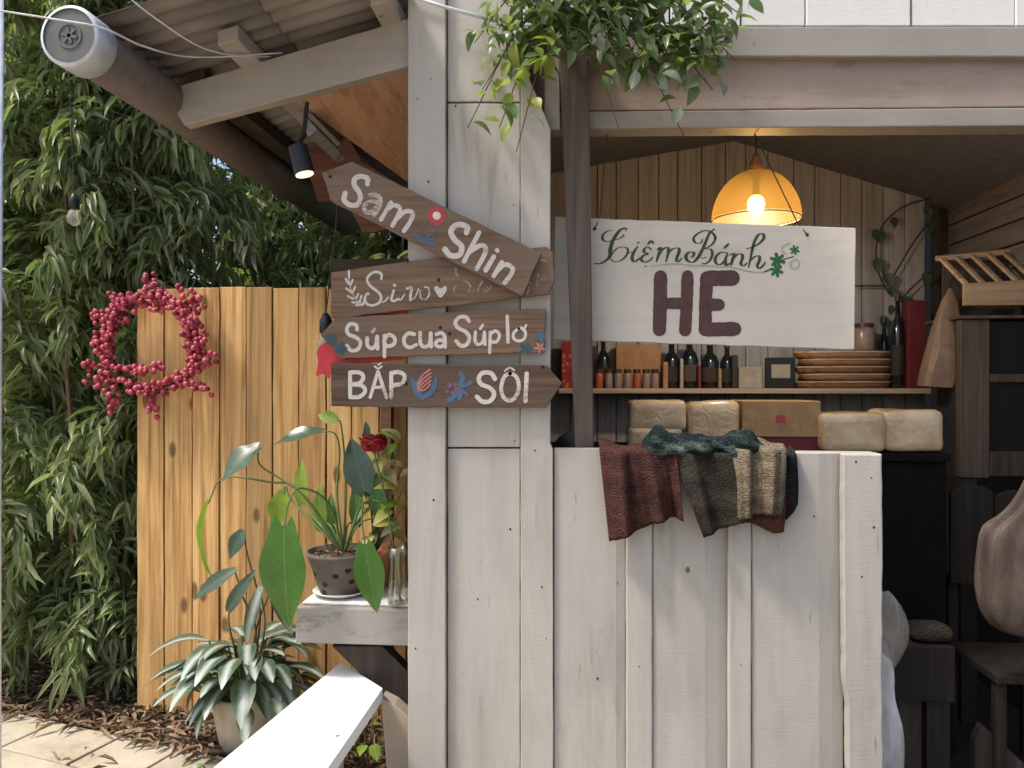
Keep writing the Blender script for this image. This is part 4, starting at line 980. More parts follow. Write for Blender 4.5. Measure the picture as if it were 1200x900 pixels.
for (ex_, ey_, kd, nl) in ends:
    e = P(ex_, ey_, rv.uniform(2.36, 2.56)); st = vb + Vector((rv.uniform(-.03, .03), rv.uniform(-.05, 0), rv.uniform(.0, .12)))
    md = st.lerp(e, .5) + Vector((0, -.04, abs(e.x - st.x) * .22 + .02)); 
    path = [Vector(p) for p in spline([tuple(st), tuple(md), tuple(e)], 10)]
    sm.tube(path, [.0045 - .003 * i / (len(path) - 1) for i in range(len(path))], 5)
    for i in range(nl):
        s = rv.uniform(.25, 1) if nl > 8 else rv.uniform(.3, 1); q = path[min(int(s * (len(path) - 1)), len(path) - 1)]
        d = Vector((rv.gauss(0, .7), rv.gauss(-.25, .5), rv.gauss(-.45, .5)))
        kind = (1 if rv.random() < .75 else 0) if kd == 0 else (rv.choice([0, 1, 0, 2]) if kd == 1 else rv.choice([0, 2, 2, 0]))
        off = Vector((rv.uniform(-.045, .045), rv.uniform(-.06, .02), rv.uniform(-.045, .045)))
        inst('leaf', rv.choice(vl[kind]), vine, orient(q + off, d, (rv.gauss(0, .5), rv.gauss(-.6, .4), 1), rv.uniform(.55, 1.1))); cnt += 1
sm.put('stem', M['twig'], vine, smooth=True)
dl = []
for (cx2, cy2, hx2, hy2, nn) in ((735, 18, 130, 58, 420), (610, 35, 50, 48, 110), (800, 60, 60, 34, 110)):
    for i in range(nn):
        an = rv.uniform(0, 6.28); rr2 = rv.random() ** .6
        q = P(cx2 + hx2 * rr2 * math.cos(an), cy2 + hy2 * rr2 * math.sin(an), rv.uniform(2.40, 2.55))
        dl.append((tuple(q), (rv.gauss(0, .8), rv.gauss(-.25, .4), rv.gauss(-.4, .5)), (rv.gauss(0, .5), -.5, 1), rv.uniform(.045, .075), rv.uniform(.022, .036)))
fo_ = multi('foliage', dl, M['vine_mass'], LTF, vine); fo_['kind'] = 'stuff'

# ------------------------------------------------------------------ scarves over the counter
def cloth(name, label, mat, xt0, xt1, yt, hem, vface, amp, freq, seed, over=.07, nu=46, nv=30):
    """hem: list of (px, py) along the lower edge, left to right; hangs from yt"""
    V = []; F = []; r = random.Random(seed)
    hp = np.array(hem, float)
    for i in range(nu + 1):
        u = i / nu
        hx = np.interp(u, np.linspace(0, 1, len(hp)), hp[:, 0]); hy = np.interp(u, np.linspace(0, 1, len(hp)), hp[:, 1])
        hy += 1.0 * mnoise.noise(Vector((u * 30, seed, 0))); tx = xt0 + (xt1 - xt0) * u
        for j in range(nv + 1):
            w = j / nv
            if w < .25:
                f = w / .25
                q = P(tx, yt, vface); ang = f * math.pi / 2
                y = vface + over * (1 - math.sin(ang)); z = q.z + .006 - .02 * (1 - math.cos(ang)) * .6
                fl = .004 * math.sin(u * freq + seed)
                V.append((q.x + (.003 * mnoise.noise(Vector((u * 8, w * 9, seed)))), y, z + fl + .012 * (1 - f) * math.sin(u * 9 + seed)))
            else:
                f = (w - .25) / .75
                q = P(tx + (hx - tx) * f, yt + 3 + (hy - yt - 3) * f, vface)
                fw = math.sin(u * freq + seed + f * .8); fold = amp * (1.15 * math.copysign(abs(fw) ** .6, fw) + .35 * math.sin(u * freq * 2.3 + 1.7 * seed + f)) * (.45 + .55 * f)
                bil = .014 * math.sin(f * 3.0)
                V.append((q.x, vface - .006 - abs(amp) * 1.5 + fold - bil, q.z))
    for i in range(nu):
        for j in range(nv):
            a = i * (nv + 1) + j; F.append((a, a + 1, a + nv + 2, a + nv + 1))
    o = mk(name, V, F, mat, None, smooth=True, solid=.0035)
    return tag(o, label, 'scarf', 'knitted scarves over the counter')
cloth('knitted_scarf', 'rust brown knitted scarf hanging over the counter at the left', M['knit_rust'], 702, 790, 523, [(714, 633), (735, 625), (765, 612), (785, 604), (798, 607)], 2.546, .020, 15, 1.0)
cloth('knitted_scarf', 'dark olive knitted scarf hanging between the rust and the beige one', M['knit_olive'], 784, 872, 526, [(822, 627), (840, 620), (862, 612), (880, 604)], 2.544, .016, 9, 3.4)
cloth('knitted_scarf', 'pale beige knitted scarf hanging in deep folds over the counter', M['knit_beige'], 856, 919, 521, [(862, 606), (880, 602), (898, 599), (915, 603)], 2.534, .020, 12, 2.2)
cloth('knitted_scarf', 'dark red knitted end peeping below the beige scarf', M['knit_rust'], 862, 920, 545, [(862, 608), (880, 612), (905, 624), (917, 622)], 2.552, .005, 10, 2.0, over=.02)
cloth('knitted_scarf', 'charcoal scarf end at the right of the scarf pile', M['knit_black'], 898, 932, 529, [(905, 600), (920, 608), (934, 590)], 2.556, .006, 9, 4.0)
# crumpled teal scarf lying on top
V = []; F = []; nu, nv_ = 70, 26
for i in range(nu + 1):
    u = i / nu
    for j in range(nv_ + 1):
        w = j / nv_; an = R(-35 + 215 * w)
        q = P(755 + 137 * u, 526, 2.556); 
        h = (.040 + .014 * math.sin(u * 7 + 1) + .008 * math.sin(u * 17)) * (1 - .75 * abs(2 * u - 1) ** 4)
        rr = h * (1 + .55 * mnoise.noise(Vector((u * 9, w * 3.5, 4.2))) + .35 * math.sin(w * 19 + u * 26 + 2 * mnoise.noise(Vector((u * 5, w * 3, 1)))))
        V.append((q.x, 2.585 - math.cos(an) * (rr + .045), q.z + .0 + math.sin(an) * rr + .006))
for i in range(nu):
    for j in range(nv_):
        a = i * (nv_ + 1) + j; F.append((a, a + 1, a + nv_ + 2, a + nv_ + 1))
ts = mk('knitted_scarf', V, F, M['knit_teal'], None, smooth=True, solid=.006); tag(ts, 'crumpled dark teal knitted scarf lying along the counter edge', 'scarf', 'knitted scarves over the counter')

# ------------------------------------------------------------------ goods in the hatch
CV = 3.12
cz = P(900, 530, CV).z
cab = thing('black_counter', 'black draped counter cabinet inside the hatch', 'cabinet', (P(900, 0, CV).x, 3.3, .018))
xa_, xb_ = P(640, 530, CV).x, P(1112, 530, CV).x
MB().box(xa_, xb_, CV - .02, CV + .5, cz - .03, cz).put('top', M['blackish'], cab, bevel=.003)
MB().box(xa_ + .01, xb_ - .01, CV, CV + .48, .52, cz - .031).put('body', M['blackish'], cab)
for xx in (xa_ + .03, xb_ - .06): MB().box(xx, xx + .05, CV + .02, CV + .07, .018, .519).put('leg', M['charcoal'], cab)
def loaf(label, px0, px1, py0, py1, v, seed, depth=.16, lift=0, rot=0):
    a, b = P(px0, py1, v), P(px1, py0, v); w = b.x - a.x; h = b.z - a.z
    z0 = (cz + .0005 if lift == 0 else lift) 
    m = rbox(((a.x + b.x) / 2, v + depth / 2, z0 + h / 2 + .002), (w, depth, h), min(w, h) * .17, 9, .005, 10, seed)
    zl = min(v_[2] for v_ in m.V); m.V = [(x, y, z - zl + z0) for x, y, z in m.V]
    o = m.put('bread_loaf', M['bread'], None, smooth=True); tag(o, label, 'bread', 'wrapped loaves in the hatch'); return o
loaf('wrapped white loaf lying on its own behind the teal scarf, lowest at the left', 736, 800, 503, 530, 3.14, 1, .2)
zt_ = cz + (P(0, 503, 3.14).z - P(0, 530, 3.14).z)
loaf('upper wrapped loaf stacked at the left end of the bread row', 738, 805, 466, 502, 3.14, 2, .2, lift=P(0, 502, 3.14).z)
loaf('wrapped loaf between the stacked loaves and the cardboard box', 806, 869, 472, 530, 3.16, 3)
bxa, bxb = P(870, 512, 3.15), P(962, 470, 3.15)
rb0 = MB().box(bxa.x, bxb.x + .01, 3.16, 3.40, cz + .0005, bxa.z).put('dark_box', M['redbox'], None, bevel=.003); tag(rb0, 'flat dark red box under the cardboard box', 'box')
cbx = MB().box(bxa.x, bxb.x, 3.15, 3.40, bxa.z + .0008, bxb.z).put('cardboard_box', M['card'], None, bevel=.003); tag(cbx, 'brown cardboard box with a small square stamp between the loaves', 'box')
q = P(915, 491, 3.149); MB().box(q.x - .018, q.x + .018, 3.1478, 3.149, q.z - .015, q.z + .015).put('stamp', M['redpaint'], cbx)
loaf('wrapped loaf right of the cardboard box, slightly tilted', 963, 1040, 482, 528, 3.1, 4, .2)
loaf('wrapped loaf at the right end of the bread row', 1036, 1108, 480, 529, 3.13, 5, .22)
gs = rbox((P(672, 510, 2.95).x, 2.98, P(0, 520, 2.95).z - .06), (.16, .16, .24), .075, 8, .01, 10, 8)
g_ = gs.put('green_sack', M['greenbag'], None, smooth=True)
_zl = min(v_[2] for v_ in gs.V); 
tag(g_, 'dark green rounded sack behind the foot of the dark post', 'sack')
st_ = MB(); xs0 = P(645, 0, 2.9).x; xs1 = P(715, 0, 2.9).x
st_.box(xs0, xs1, 2.86, 3.1, _zl - .03, _zl - .0005); 
for xx in (xs0 + .01, xs1 - .04):
    for yy in (2.87, 3.06): st_.box(xx, xx + .03, yy, yy + .03, .018, _zl - .0302)
st_o = st_.put('stool', M['interior'], None); tag(st_o, 'dark wooden stand under the green sack', 'stand')
# things on the wall shelf
def shelf_x(px): return P(px, 450, 4.02).x
def sbox(name, label, cat, px0, px1, pytop, mat, v0=4.0, v1=4.14, group=None):
    x0, x1 = P(px0, 450, v0).x, P(px1, 450, v0).x; z1 = P(px0, pytop, v0).z
    o = MB().box(x0, x1, v0, v1, SZ + .0006, z1).put(name, mat, None, bevel=.004, base=((x0 + x1) / 2, v0, SZ)); return tag(o, label, cat, group)
sbox('patterned_tin', 'red and gold patterned tin at the left end of the shelf', 'tin', 658, 690, 400, M['redtin'])
jl = ['first', 'second', 'third', 'fourth', 'fifth', 'sixth', 'seventh']
for i, px in enumerate((702, 713, 724, 735, 746, 757, 767)):
    x = shelf_x(px); o = thing('spice_jar', jl[i] + ' small jar from the left in the row on the shelf', 'jar', (x, 4.0, SZ + .0006), 'small jars on the shelf')
    MB().lathe([(.019, 0), (.021, .004), (.021, .07), (.017, .078)], (x, 4.0, SZ + .0006), 14, True).put('body', M['jar2'] if i in (0, 4) else M['jar'], o, smooth=True)
    MB().lathe([(.0195, .0785), (.0195, .096), (.017, .098)], (x, 4.0, SZ + .0006), 14, True).put('lid', M['lid'], o)
def bottle(label, px, r, pytop, mat, v=4.07, name='bottle'):
    x = P(px, 450, v).x; h = P(px, pytop, v).z - SZ
    o = thing(name, label, 'bottle', (x, v, SZ + .0006), 'bottles on the shelf')
    MB().lathe([(r * .9, 0), (r, .006), (r, h * .58), (r * .75, h * .70), (r * .38, h * .78), (r * .36, h * .93)], (x, v, SZ + .0006), 18, True).put('body', mat, o, smooth=True)
    MB().lathe([(r * 1.012, h * .14), (r * 1.012, h * .46)], (x, v, SZ + .0006), 18).put('paper_label', M[['dim', 'redbox', 'interior', 'cab', 'greenbag'][int(px) % 5]], o, smooth=True)
    MB().lathe([(r * .42, h * .932), (r * .42, h)], (x, v, SZ + .0006), 14, True).put('cap', M['lid'], o)
bottle('dark bottle behind the jars next to the dark post', 707, .034, 398, M['bottle'], 4.12)
sbox('amber_bag', 'amber coloured packet standing behind the jar row', 'packet', 722, 775, 404, M['orangebag'], 4.10, 4.17)
for i, (px, top, rr) in enumerate(((787, 400, .042), (808, 396, .045), (832, 402, .046), (852, 405, .036))):
    bottle(['dark bottle just right of the amber packet', 'second dark bottle right of the amber packet', 'stout dark bottle in the middle of the shelf', 'dark bottle left of the small framed card'][i], px, rr, top, M['bottle'], 4.06)
for i, (a_, b_2, tp_2, mt_2, lb_) in enumerate(((777, 783, 424, 'orangebag', 'slim amber packet between the jars and the dark bottles'), (797, 801, 420, 'photo', 'thin pale packet wedged between two dark bottles'), (818, 822, 428, 'redbox', 'small red carton between the dark bottles'), (842, 846, 432, 'card', 'small brown carton beside the stout bottle'), (858, 865, 416, 'charcoal', 'dark carton behind the pale card box'))):
    sbox('packet', lb_, 'packet', a_, b_2, tp_2, M[mt_2], 3.985, 4.02)
fr = sbox('card_stack', 'pale patterned card box left of the black frame', 'box', 866, 893, 430, M['photo'], 3.97, 4.03)
fr2 = sbox('picture_frame', 'small black frame holding a pale card on the shelf', 'frame', 897, 932, 419, M['black'], 3.97, 3.99)
q0, q1 = P(904, 443, 3.969), P(926, 427, 3.969); MB().box(q0.x, q1.x, 3.967, 3.9695, q0.z, q1.z).put('card', M['photo'], fr2)
# stacked rattan trays
for i in range(5):
    cxr = P(988 + (i % 2) * 4 - 2, 450, 4.05).x; z = SZ + .0006 + i * .0375; rr = .235 - .012 * (i % 2)
    o = thing('rattan_tray', ['lowest', 'second lowest', 'middle', 'second highest', 'topmost'][i] + ' round rattan tray in the stack on the shelf', 'tray', (cxr, 4.05, z), 'stacked rattan trays')
    b = MB().lathe([(.01, .004), (rr * .93, 0), (rr, .018), (rr * 1.01, .035), (rr * .97, .035), (rr * .95, .012), (.01, .010)], (0, 0, 0), 40); b.V = [(cxr + x, 4.05 + y * .5, z + zz) for x, y, zz in b.V]
    b.put('bowl', M['rattan'], o, smooth=True)
    rim = MB().tube([(cxr + rr * math.cos(a), 4.05 + rr * .5 * math.sin(a), z + .031) for a in [2 * math.pi * k / 40 for k in range(41)]], .006, 6, False); rim.put('rim', M['rack'], o, smooth=True)
bottle('tall grey bottle right of the rattan trays', 1052, .03, 345, M['bottle'], 4.0); bottle('slim dark bottle between the trays and the red box', 1036, .025, 372, M['bottle'], 4.14)
sbox('red_box', 'tall dark red box at the right end of the shelf', 'box', 1064, 1086, 352, M['redbox'], 3.96, 4.04)
o = thing('glass_jar', 'small glass jar above the trays beside the sign edge', 'jar', (P(1010, 0, 4.05).x, 4.05, SZ + .19), None)
jx = P(1012, 0, 4.05).x; MB().lathe([(.05, 0), (.055, .01), (.055, .10), (.045, .12)], (jx, 4.05, SZ + .1892), 20, True).put('body', M['jar'], o, smooth=True); MB().lathe([(.048, .1205), (.048, .14)], (jx, 4.05, SZ + .1892), 20, True).put('lid', M['lid'], o)

# hanging kraft paper bag
bv = 3.62
bgm = MB(); topq = P(1113, 338, bv)
ring_ = []
outl = [(1112, 1116, 338, .004), (1104, 1122, 352, .02), (1092, 1126, 385, .045), (1086, 1128, 410, .055), (1080, 1125, 436, .06), (1078, 1116, 452, .055)]
for (x0, x1, y, dp) in outl:
    a, b = P(x0, y, bv), P(x1, y + (x1 - x0) * .08, bv)
    for k in range(12):
        an = 2 * math.pi * k / 12; ca, sa = math.cos(an), math.sin(an)
        sq = lambda t: math.copysign(abs(t) ** .55, t)
        ring_.append(((a.x + b.x) / 2 + (b.x - a.x) / 2 * sq(ca) + .002 * math.sin(k * 5), bv + dp * sq(sa), a.z + (b.z - a.z) * (ca + 1) / 2))
ring_ = [tuple(Vector(p_) + Vector(mnoise.noise_vector(Vector(p_) * 22)) * .010) for p_ in ring_]
F = [(i * 12 + k, i * 12 + (k + 1) % 12, (i + 1) * 12 + (k + 1) % 12, (i + 1) * 12 + k) for i in range(5) for k in range(12)]
pb_ = mk('paper_bag', ring_, F + [tuple(range(60, 72))], M['paperbag'], None, smooth=False); tag(pb_, 'brown kraft paper bag hanging beside the corner post', 'bag')
MB().tube([topq, P(1116, 325, bv + .05), P(1118, 318, 4.09)], .003, 5).put('string', M['cord'], pb_)

# right cabinet, rack on top
cv = 3.5
cabr = thing('glazed_cabinet', 'brown wooden cabinet with dark panes at the right edge', 'cabinet', (P(1180, 0, cv).x, cv, .018))
def cbx_(name, x0, x1, y0, y1, v0, v1, mat, par=cabr, **k):
    a, b = P(x0, y1, cv), P(x1, y0, cv); return MB().box(a.x, b.x, v0, v1, a.z, b.z).put(name, mat, par, **k)
cbx_('stile', 1126, 1160, 374, 560, cv, cv + .05, M['cab'], bevel=.004)
cbx_('stile', 1262, 1290, 374, 560, cv, cv + .05, M['cab'], bevel=.004)
cbx_('rail', 1160.5, 1261.5, 438, 448, cv + .002, cv + .045, M['cab'], bevel=.003)
cbx_('rail', 1160.5, 1261.5, 530, 558, cv + .002, cv + .048, M['cab'], bevel=.003)
cbx_('pane', 1161, 1261, 376, 437.5, cv + .02, cv + .024, M['darkglass']); cbx_('pane', 1161, 1261, 448.5, 529.5, cv + .02, cv + .024, M['darkglass'])
cbx_('body', 1128, 1288, 374.5, 559, cv + .052, cv + .30, M['charcoal']); cbx_('top', 1122, 1294, 369, 373.5, cv - .02, cv + .32, M['cab'])
for x0 in (1128, 1270): cbx_('leg', x0, x0 + 18, 561, 900, cv + .01, cv + .06, M['charcoal']).location
for o_ in cabr.children:
    if o_.name.startswith('leg'):
        for v_ in o_.data.vertices:
            if v_.co.z + .018 < .9 and v_.co.z < .3: v_.co.z = 0
rk = thing('plate_rack', 'pale wooden slatted rack on top of the cabinet', 'rack', (P(1170, 0, cv).x, cv, P(0, 369, cv).z))
rz0, rz1 = P(0, 368, cv).z, P(0, 345, cv).z
ra_, rb2 = P(1129, 0, cv - .01).x, P(1290, 0, cv - .01).x
rf = MB(); 
V = [(ra_, cv - .015, rz0), (rb2, cv - .015, rz0), (rb2, cv - .015, rz1 + .03), (ra_, cv - .015, rz1)]; V += [(x, y + .02, z) for x, y, z in V]
mk('front_board', V, [(0, 1, 2, 3), (7, 6, 5, 4), (0, 4, 5, 1), (1, 5, 6, 2), (2, 6, 7, 3), (3, 7, 4, 0)], M['rack'], rk, bevel=.004)
for i in range(9):
    bx_ = ra_ + .02 + i * .068; b0 = Vector((bx_, cv + .0, rz1 - .005 + .006 * i)); b1 = Vector((bx_ - .035, cv + .16, rz1 + .135 + .006 * i))
    mt = orient((b0 + b1) / 2, b1 - b0); MB().obox(mt, .022, (b1 - b0).length, .014).put('slat', M['rack'], rk, bevel=.002)
MB().obox(orient(Vector(((ra_ + rb2) / 2 - .03, cv + .175, rz1 + .165)), Vector((1, 0, .09)), (0, -.3, 1)), .03, rb2 - ra_, .022).put('back_rail', M['rack'], rk)
MB().box(ra_, rb2 - .06, cv + .17, cv + .19, rz0, rz1 + .13).put('back_board', M['cab'], rk)
# chair, low shelf and bags in the dark corner
chx = P(1160, 600, 3.25).x
ch = thing('chair', 'dark wooden chair with a rounded backrest in the dark corner', 'chair', (chx, 3.1, .018))
def arch(x0, x1, zt, zb, y, th=.02):
    n = 12; c_ = (x0 + x1) / 2; h = (x1 - x0) / 2
    poly = [(x0, zb)] + [(c_ - h * math.cos(math.pi * k / n), zt - h * .45 + h * .45 * math.sin(math.pi * k / n)) for k in range(n + 1)] + [(x1, zb)]
    return MB().prism(poly[::-1], y, y + th)
zt1 = P(0, 556, 3.2).z; zb1 = P(0, 660, 3.2).z
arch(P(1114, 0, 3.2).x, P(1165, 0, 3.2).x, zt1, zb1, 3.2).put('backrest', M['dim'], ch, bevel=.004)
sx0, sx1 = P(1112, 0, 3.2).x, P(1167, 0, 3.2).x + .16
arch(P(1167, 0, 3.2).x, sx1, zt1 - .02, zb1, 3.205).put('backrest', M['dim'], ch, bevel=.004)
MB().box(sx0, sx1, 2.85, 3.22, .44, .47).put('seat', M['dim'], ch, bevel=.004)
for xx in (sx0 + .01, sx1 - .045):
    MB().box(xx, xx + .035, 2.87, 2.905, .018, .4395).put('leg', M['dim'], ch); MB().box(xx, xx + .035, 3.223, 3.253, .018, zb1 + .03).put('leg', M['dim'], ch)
# low bench / crate with a basket in the gap
lsx0, lsx1 = P(1030, 0, 2.95).x, P(1112, 0, 2.95).x
lsz = P(0, 722, 2.95).z
ls = thing('low_shelf', 'dark low wooden shelf unit behind the white counter end', 'shelf', ((lsx0 + lsx1) / 2, 2.95, .018))
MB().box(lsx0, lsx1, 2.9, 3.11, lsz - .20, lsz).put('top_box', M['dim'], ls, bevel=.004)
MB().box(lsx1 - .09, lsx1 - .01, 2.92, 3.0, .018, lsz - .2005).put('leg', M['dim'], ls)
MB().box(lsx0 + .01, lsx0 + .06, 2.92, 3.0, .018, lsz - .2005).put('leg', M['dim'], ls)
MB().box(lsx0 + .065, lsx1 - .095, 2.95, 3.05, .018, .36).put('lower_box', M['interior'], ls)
bk2 = rbox(((P(1090, 0, 2.96).x), 2.98, lsz + .032), (.15, .12, .06), .028, 7, .006, 20, 3); zl = min(v[2] for v in bk2.V); bk2.V = [(a, b, c_ - zl + lsz + .0008) for a, b, c_ in bk2.V]
tag(bk2.put('woven_pouch', M['knit_olive'], None, smooth=True), 'flat woven pouch lying on the dark low shelf', 'pouch')
def bagmesh(rows, v, n=20, dep=.5, crump=.012, seed=0, pleat=0):
    V = []
    for ri, (x0, x1, y) in enumerate(rows):
        a, b = P(x0, y, v), P(x1, y, v); c_ = (a + b) / 2; h = (b.x - a.x) / 2
        for k in range(n):
            an = 2 * math.pi * k / n; pf = 1 + pleat * (1 - ri / (len(rows) - 1)) * math.sin(11 * an + seed + .25 * ri) ; p = Vector((c_.x + h * pf * math.cos(an), v + h * pf * dep * math.sin(an), c_.z))
            V.append(p + Vector(mnoise.noise_vector(p * 14 + Vector((seed, 0, 0)))) * crump)
    F = [(i * n + k, i * n + (k + 1) % n, (i + 1) * n + (k + 1) % n, (i + 1) * n + k) for i in range(len(rows) - 1) for k in range(n)] + [tuple((len(rows) - 1) * n + k for k in range(n))]
    return V, F
V, F = bagmesh([(1215, 1225, 520), (1203, 1240, 562), (1188, 1255, 590), (1174, 1262, 607), (1152, 1270, 616), (1147, 1274, 640), (1144, 1278, 680), (1145, 1280, 705), (1150, 1276, 726), (1168, 1262, 741), (1195, 1240, 748)], 2.75, 66, .45, .012, 2, .16)
hb_ = mk('plastic_bag', V, F, M['bag'], None, smooth=True, sub=1); tag(hb_, 'milky plastic shopping bag hanging at the right edge', 'plastic bag')
MB().tube([P(1216, 522, 2.75), P(1214, 440, 2.76), P(1210, 140, 2.72)], .003, 5).put('handle', M['bag'], hb_)
q = P(1166, 708, 2.75); m = MB().lathe([(.001, -.026), (.018, -.026), (.022, -.01), (.022, .012), (.016, .018), (.001, .018)], (q.x + .005, q.y + .0, q.z), 16); tag(m.put('pink_tub', M['pinkfruit'], None, smooth=True), 'small pink round pot showing through the hanging plastic bag', 'pot')
V, F = bagmesh([(1020, 1040, 692), (1005, 1058, 708), (1000, 1068, 730), (1005, 1066, 755), (1012, 1052, 775), (1020, 1045, 790)], 2.66, 18, .4, .014, 4)
tag(mk('clear_bag', V, F, M['bag_clear'], None, smooth=True, sub=1), 'clear plastic bag bulging past the white counter end', 'plastic bag')
V, F = bagmesh([(1010, 1040, 752), (1015, 1048, 775), (1010, 1050, 795), (1005, 1046, 818), (1005, 1058, 845), (1005, 1063, 880), (1000, 1060, 915), (1000, 1055, 960)], 2.64, 18, .3, .014, 6)
tag(mk('white_bag', V, F, M['bag_white'], None, smooth=True, sub=1), 'white plastic bag hanging down the counter end near the ground', 'plastic bag')
cr = MB().prism(pxpoly([(1143, 960), (1143, 868), (1152, 850), (1200, 895), (1230, 960)], 2.9), 2.9, 2.94).put('wooden_offcut', M['interior'], None, bevel=.004)
tag(cr, 'brown wooden board corner leaning at the bottom right', 'board')
# garland of dark leaves on the back wall
gl = thing('leaf_garland', 'thin dark leaf garland strung on the back wall near the light slit', 'garland', tuple(P(1050, 330, 4.15)))
gm = MB(); lm = leaf_me('leaf', M['dark_leaf'], .07, .05, .3, .1, 4, .4)
for path in ([(1090, 232), (1060, 242), (1036, 262), (1027, 290), (1030, 320), (1042, 345)], [(1090, 258), (1070, 285), (1055, 310), (1040, 335)], [(1002, 335), (1040, 335)], [(1090, 318), (1068, 338), (1055, 352)]):
    pp = [P(x, y, 4.15) for x, y in path]; pp = [Vector(p) for p in spline([tuple(p) for p in pp], 6)]; gm.tube(pp, .004, 5)
for (x, y) in ((1046, 257), (1025, 271), (1033, 274), (1028, 305), (1038, 322), (1045, 338), (1085, 245), (1088, 262), (1083, 322), (1060, 348), (1034, 372), (1045, 360)):
    inst('leaf', lm, gl, orient(P(x, y - 3, 4.14), (rng.uniform(-.5, .5), -.3, -1), (rng.uniform(-.3, .3), -1, .2), rng.uniform(.8, 1.2)))
gm.put('stem', M['cord'], gl)

# ------------------------------------------------------------------ side ledge with plants
LV0, LV1 = 2.66, 3.05
lz = P(400, 713, LV0).z; lx0 = P(346, 713, LV0).x; lx1 = xl + .010
led = thing('side_ledge', 'thick grey painted ledge fixed to the kiosk side', 'ledge', ((lx0 + lx1) / 2, 2.85, lz - .12))
hgt = lz - P(400, 755, LV0).z
MB().box(lx0, lx1, LV0, LV1, lz - hgt, lz).put('ledge_board', M['ledge'], led, bevel=.005)
MB().box(lx0 + .015, lx1, LV0 + .03, LV1 - .03, lz + .0006, lz + .012).put('ledge_cap', M['saucer'], led, bevel=.004)
lz2 = lz + .012
bra = [(388, 757), (448, 757), (478, 787), (480, 838), (470, 838)]
board('brace', bra, LV0 + .05, LV0 + .11, M['interior'], led, bevel=.004)
# anthurium in a taupe pot on a saucer
pc = P(400, 697, 2.80); pc = Vector((pc.x, 2.80, lz2 + .0006))
up = (P(401, 690, 2.8) - P(400, 690, 2.8)).length
sc_ = thing('saucer', 'white saucer under the taupe pot', 'saucer', tuple(pc))
MB().lathe([(.05, 0), (.075, .003), (.105, .018), (.103, .021), (.07, .008), (.01, .006)], pc, 32).put('dish', M['saucer'], sc_, smooth=True)
pz = pc.z + .0085
pp_ = thing('potted_anthurium', 'leggy green plant in a spotted taupe pot on the ledge', 'potted plant', (pc.x, pc.y, pz))
ph = .155; prb, prt = .078, .128
MB().lathe([(.01, 0), (prb - .004, 0), (prb, .004), (prt - .006, ph - .02), (prt, ph - .012), (prt, ph), (prt - .008, ph), (prt - .014, ph - .016), (.005, ph - .02)], (pc.x, pc.y, pz), 36).put('pot', M['pot_brown'], pp_, smooth=True)
MB().lathe([(.004, ph - .008), (.06, ph - .010), (prt - .016, ph - .016)], (pc.x, pc.y, pz), 24).put('soil', M['soil'], pp_)
chips = []
for i in range(90):
    a = rng.uniform(0, 6.28); q = rng.uniform(0, prt - .02); chips.append(((pc.x + q * math.cos(a), pc.y + q * math.sin(a), pz + ph - .008), (math.cos(a * 3), math.sin(a * 3), rng.uniform(-.1, .4)), (rng.gauss(0, .4), rng.gauss(0, .4), 1), rng.uniform(.012, .028), rng.uniform(.008, .014)))
f_ = multi('bark_chip', chips, M['litter'], LTF, pp_); f_['kind'] = 'stuff'
for (a, hh) in ((-138, .085), (-112, .05), (-84, .085), (-50, .06), (-122, .018), (-60, .105)):
    rr = prb + (prt - prb) * hh / ph; an = R(a); q = Vector((pc.x + rr * math.cos(an), pc.y + rr * math.sin(an), pz + hh))
    m = MB().lathe([(.0005, .0012), (.009, .0010), (.0125, -.002)], (0, 0, 0), 14); mt = orient(q, (0, 0, 1), (math.cos(an), math.sin(an), -.25)); m.V = [tuple(mt @ Vector(v)) for v in m.V]
    m.put('pot_spot', M['knot'], pp_)
def big(name, parent, base, path, tip, mat, L, Wd, heart=1.0, bend=.3, face=(0, -1, .5), v=2.8, fold=.12, sr=.004, stem_m=None):
    """petiole along path (px,py,depth) then a blade from its end towards tip"""
    pts = [Vector(base)] + [P(a, b, c_) for a, b, c_ in path]
    sp_ = [Vector(p) for p in spline([tuple(p) for p in pts], 8)]
    pet = MB().tube(sp_, [sr * (1.2 - .5 * i / (len(sp_) - 1)) for i in range(len(sp_))], 7).put('petiole', stem_m or M['stem'], parent, smooth=True)
    e = sp_[-1]; tp = P(*tip); d = tp - e; LL = L or d.length
    me = leaf_me('leaf', mat, LL, Wd, bend, fold, 14, .36, heart, .045, seed=int(LL * 1000))
    return inst('leaf', me, parent, orient(e, d, face))
b0 = (pc.x + .01, pc.y, pz + ph - .012)
big('leaf', pp_, b0, [(385, 590, 2.76), (352, 572, 2.66), (338, 590, 2.62), (333, 618, 2.60)], (331, 742, 2.58), M['big_leaf'], .0, .165, 1.0, .25, (0, -1, .05))
big('leaf', pp_, b0, [(360, 585, 2.75), (330, 562, 2.74), (305, 545, 2.74), (302, 525, 2.74)], (252, 556, 2.66), M['dark_leaf'], 0, .11, 1.0, .4, (.1, -.6, 1))
big('leaf', pp_, b0, [(395, 580, 2.82), (398, 530, 2.84), (392, 508, 2.84), (376, 506, 2.84)], (316, 512, 2.80), M['dark_leaf'], 0, .085, .8, .3, (.2, -.5, 1))
big('leaf', pp_, b0, [(350, 575, 2.78), (315, 565, 2.76), (262, 560, 2.76), (244, 590, 2.76)], (216, 680, 2.74), M['bright_leaf'], 0, .075, .6, .5, (-.9, -.5, .1), fold=.3)
big('leaf', pp_, b0, [(345, 590, 2.9), (335, 570, 2.92), (333, 578, 2.92)], (318, 622, 2.92), M['bright_leaf'], 0, .09, .8, .3, (0, -1, .2))
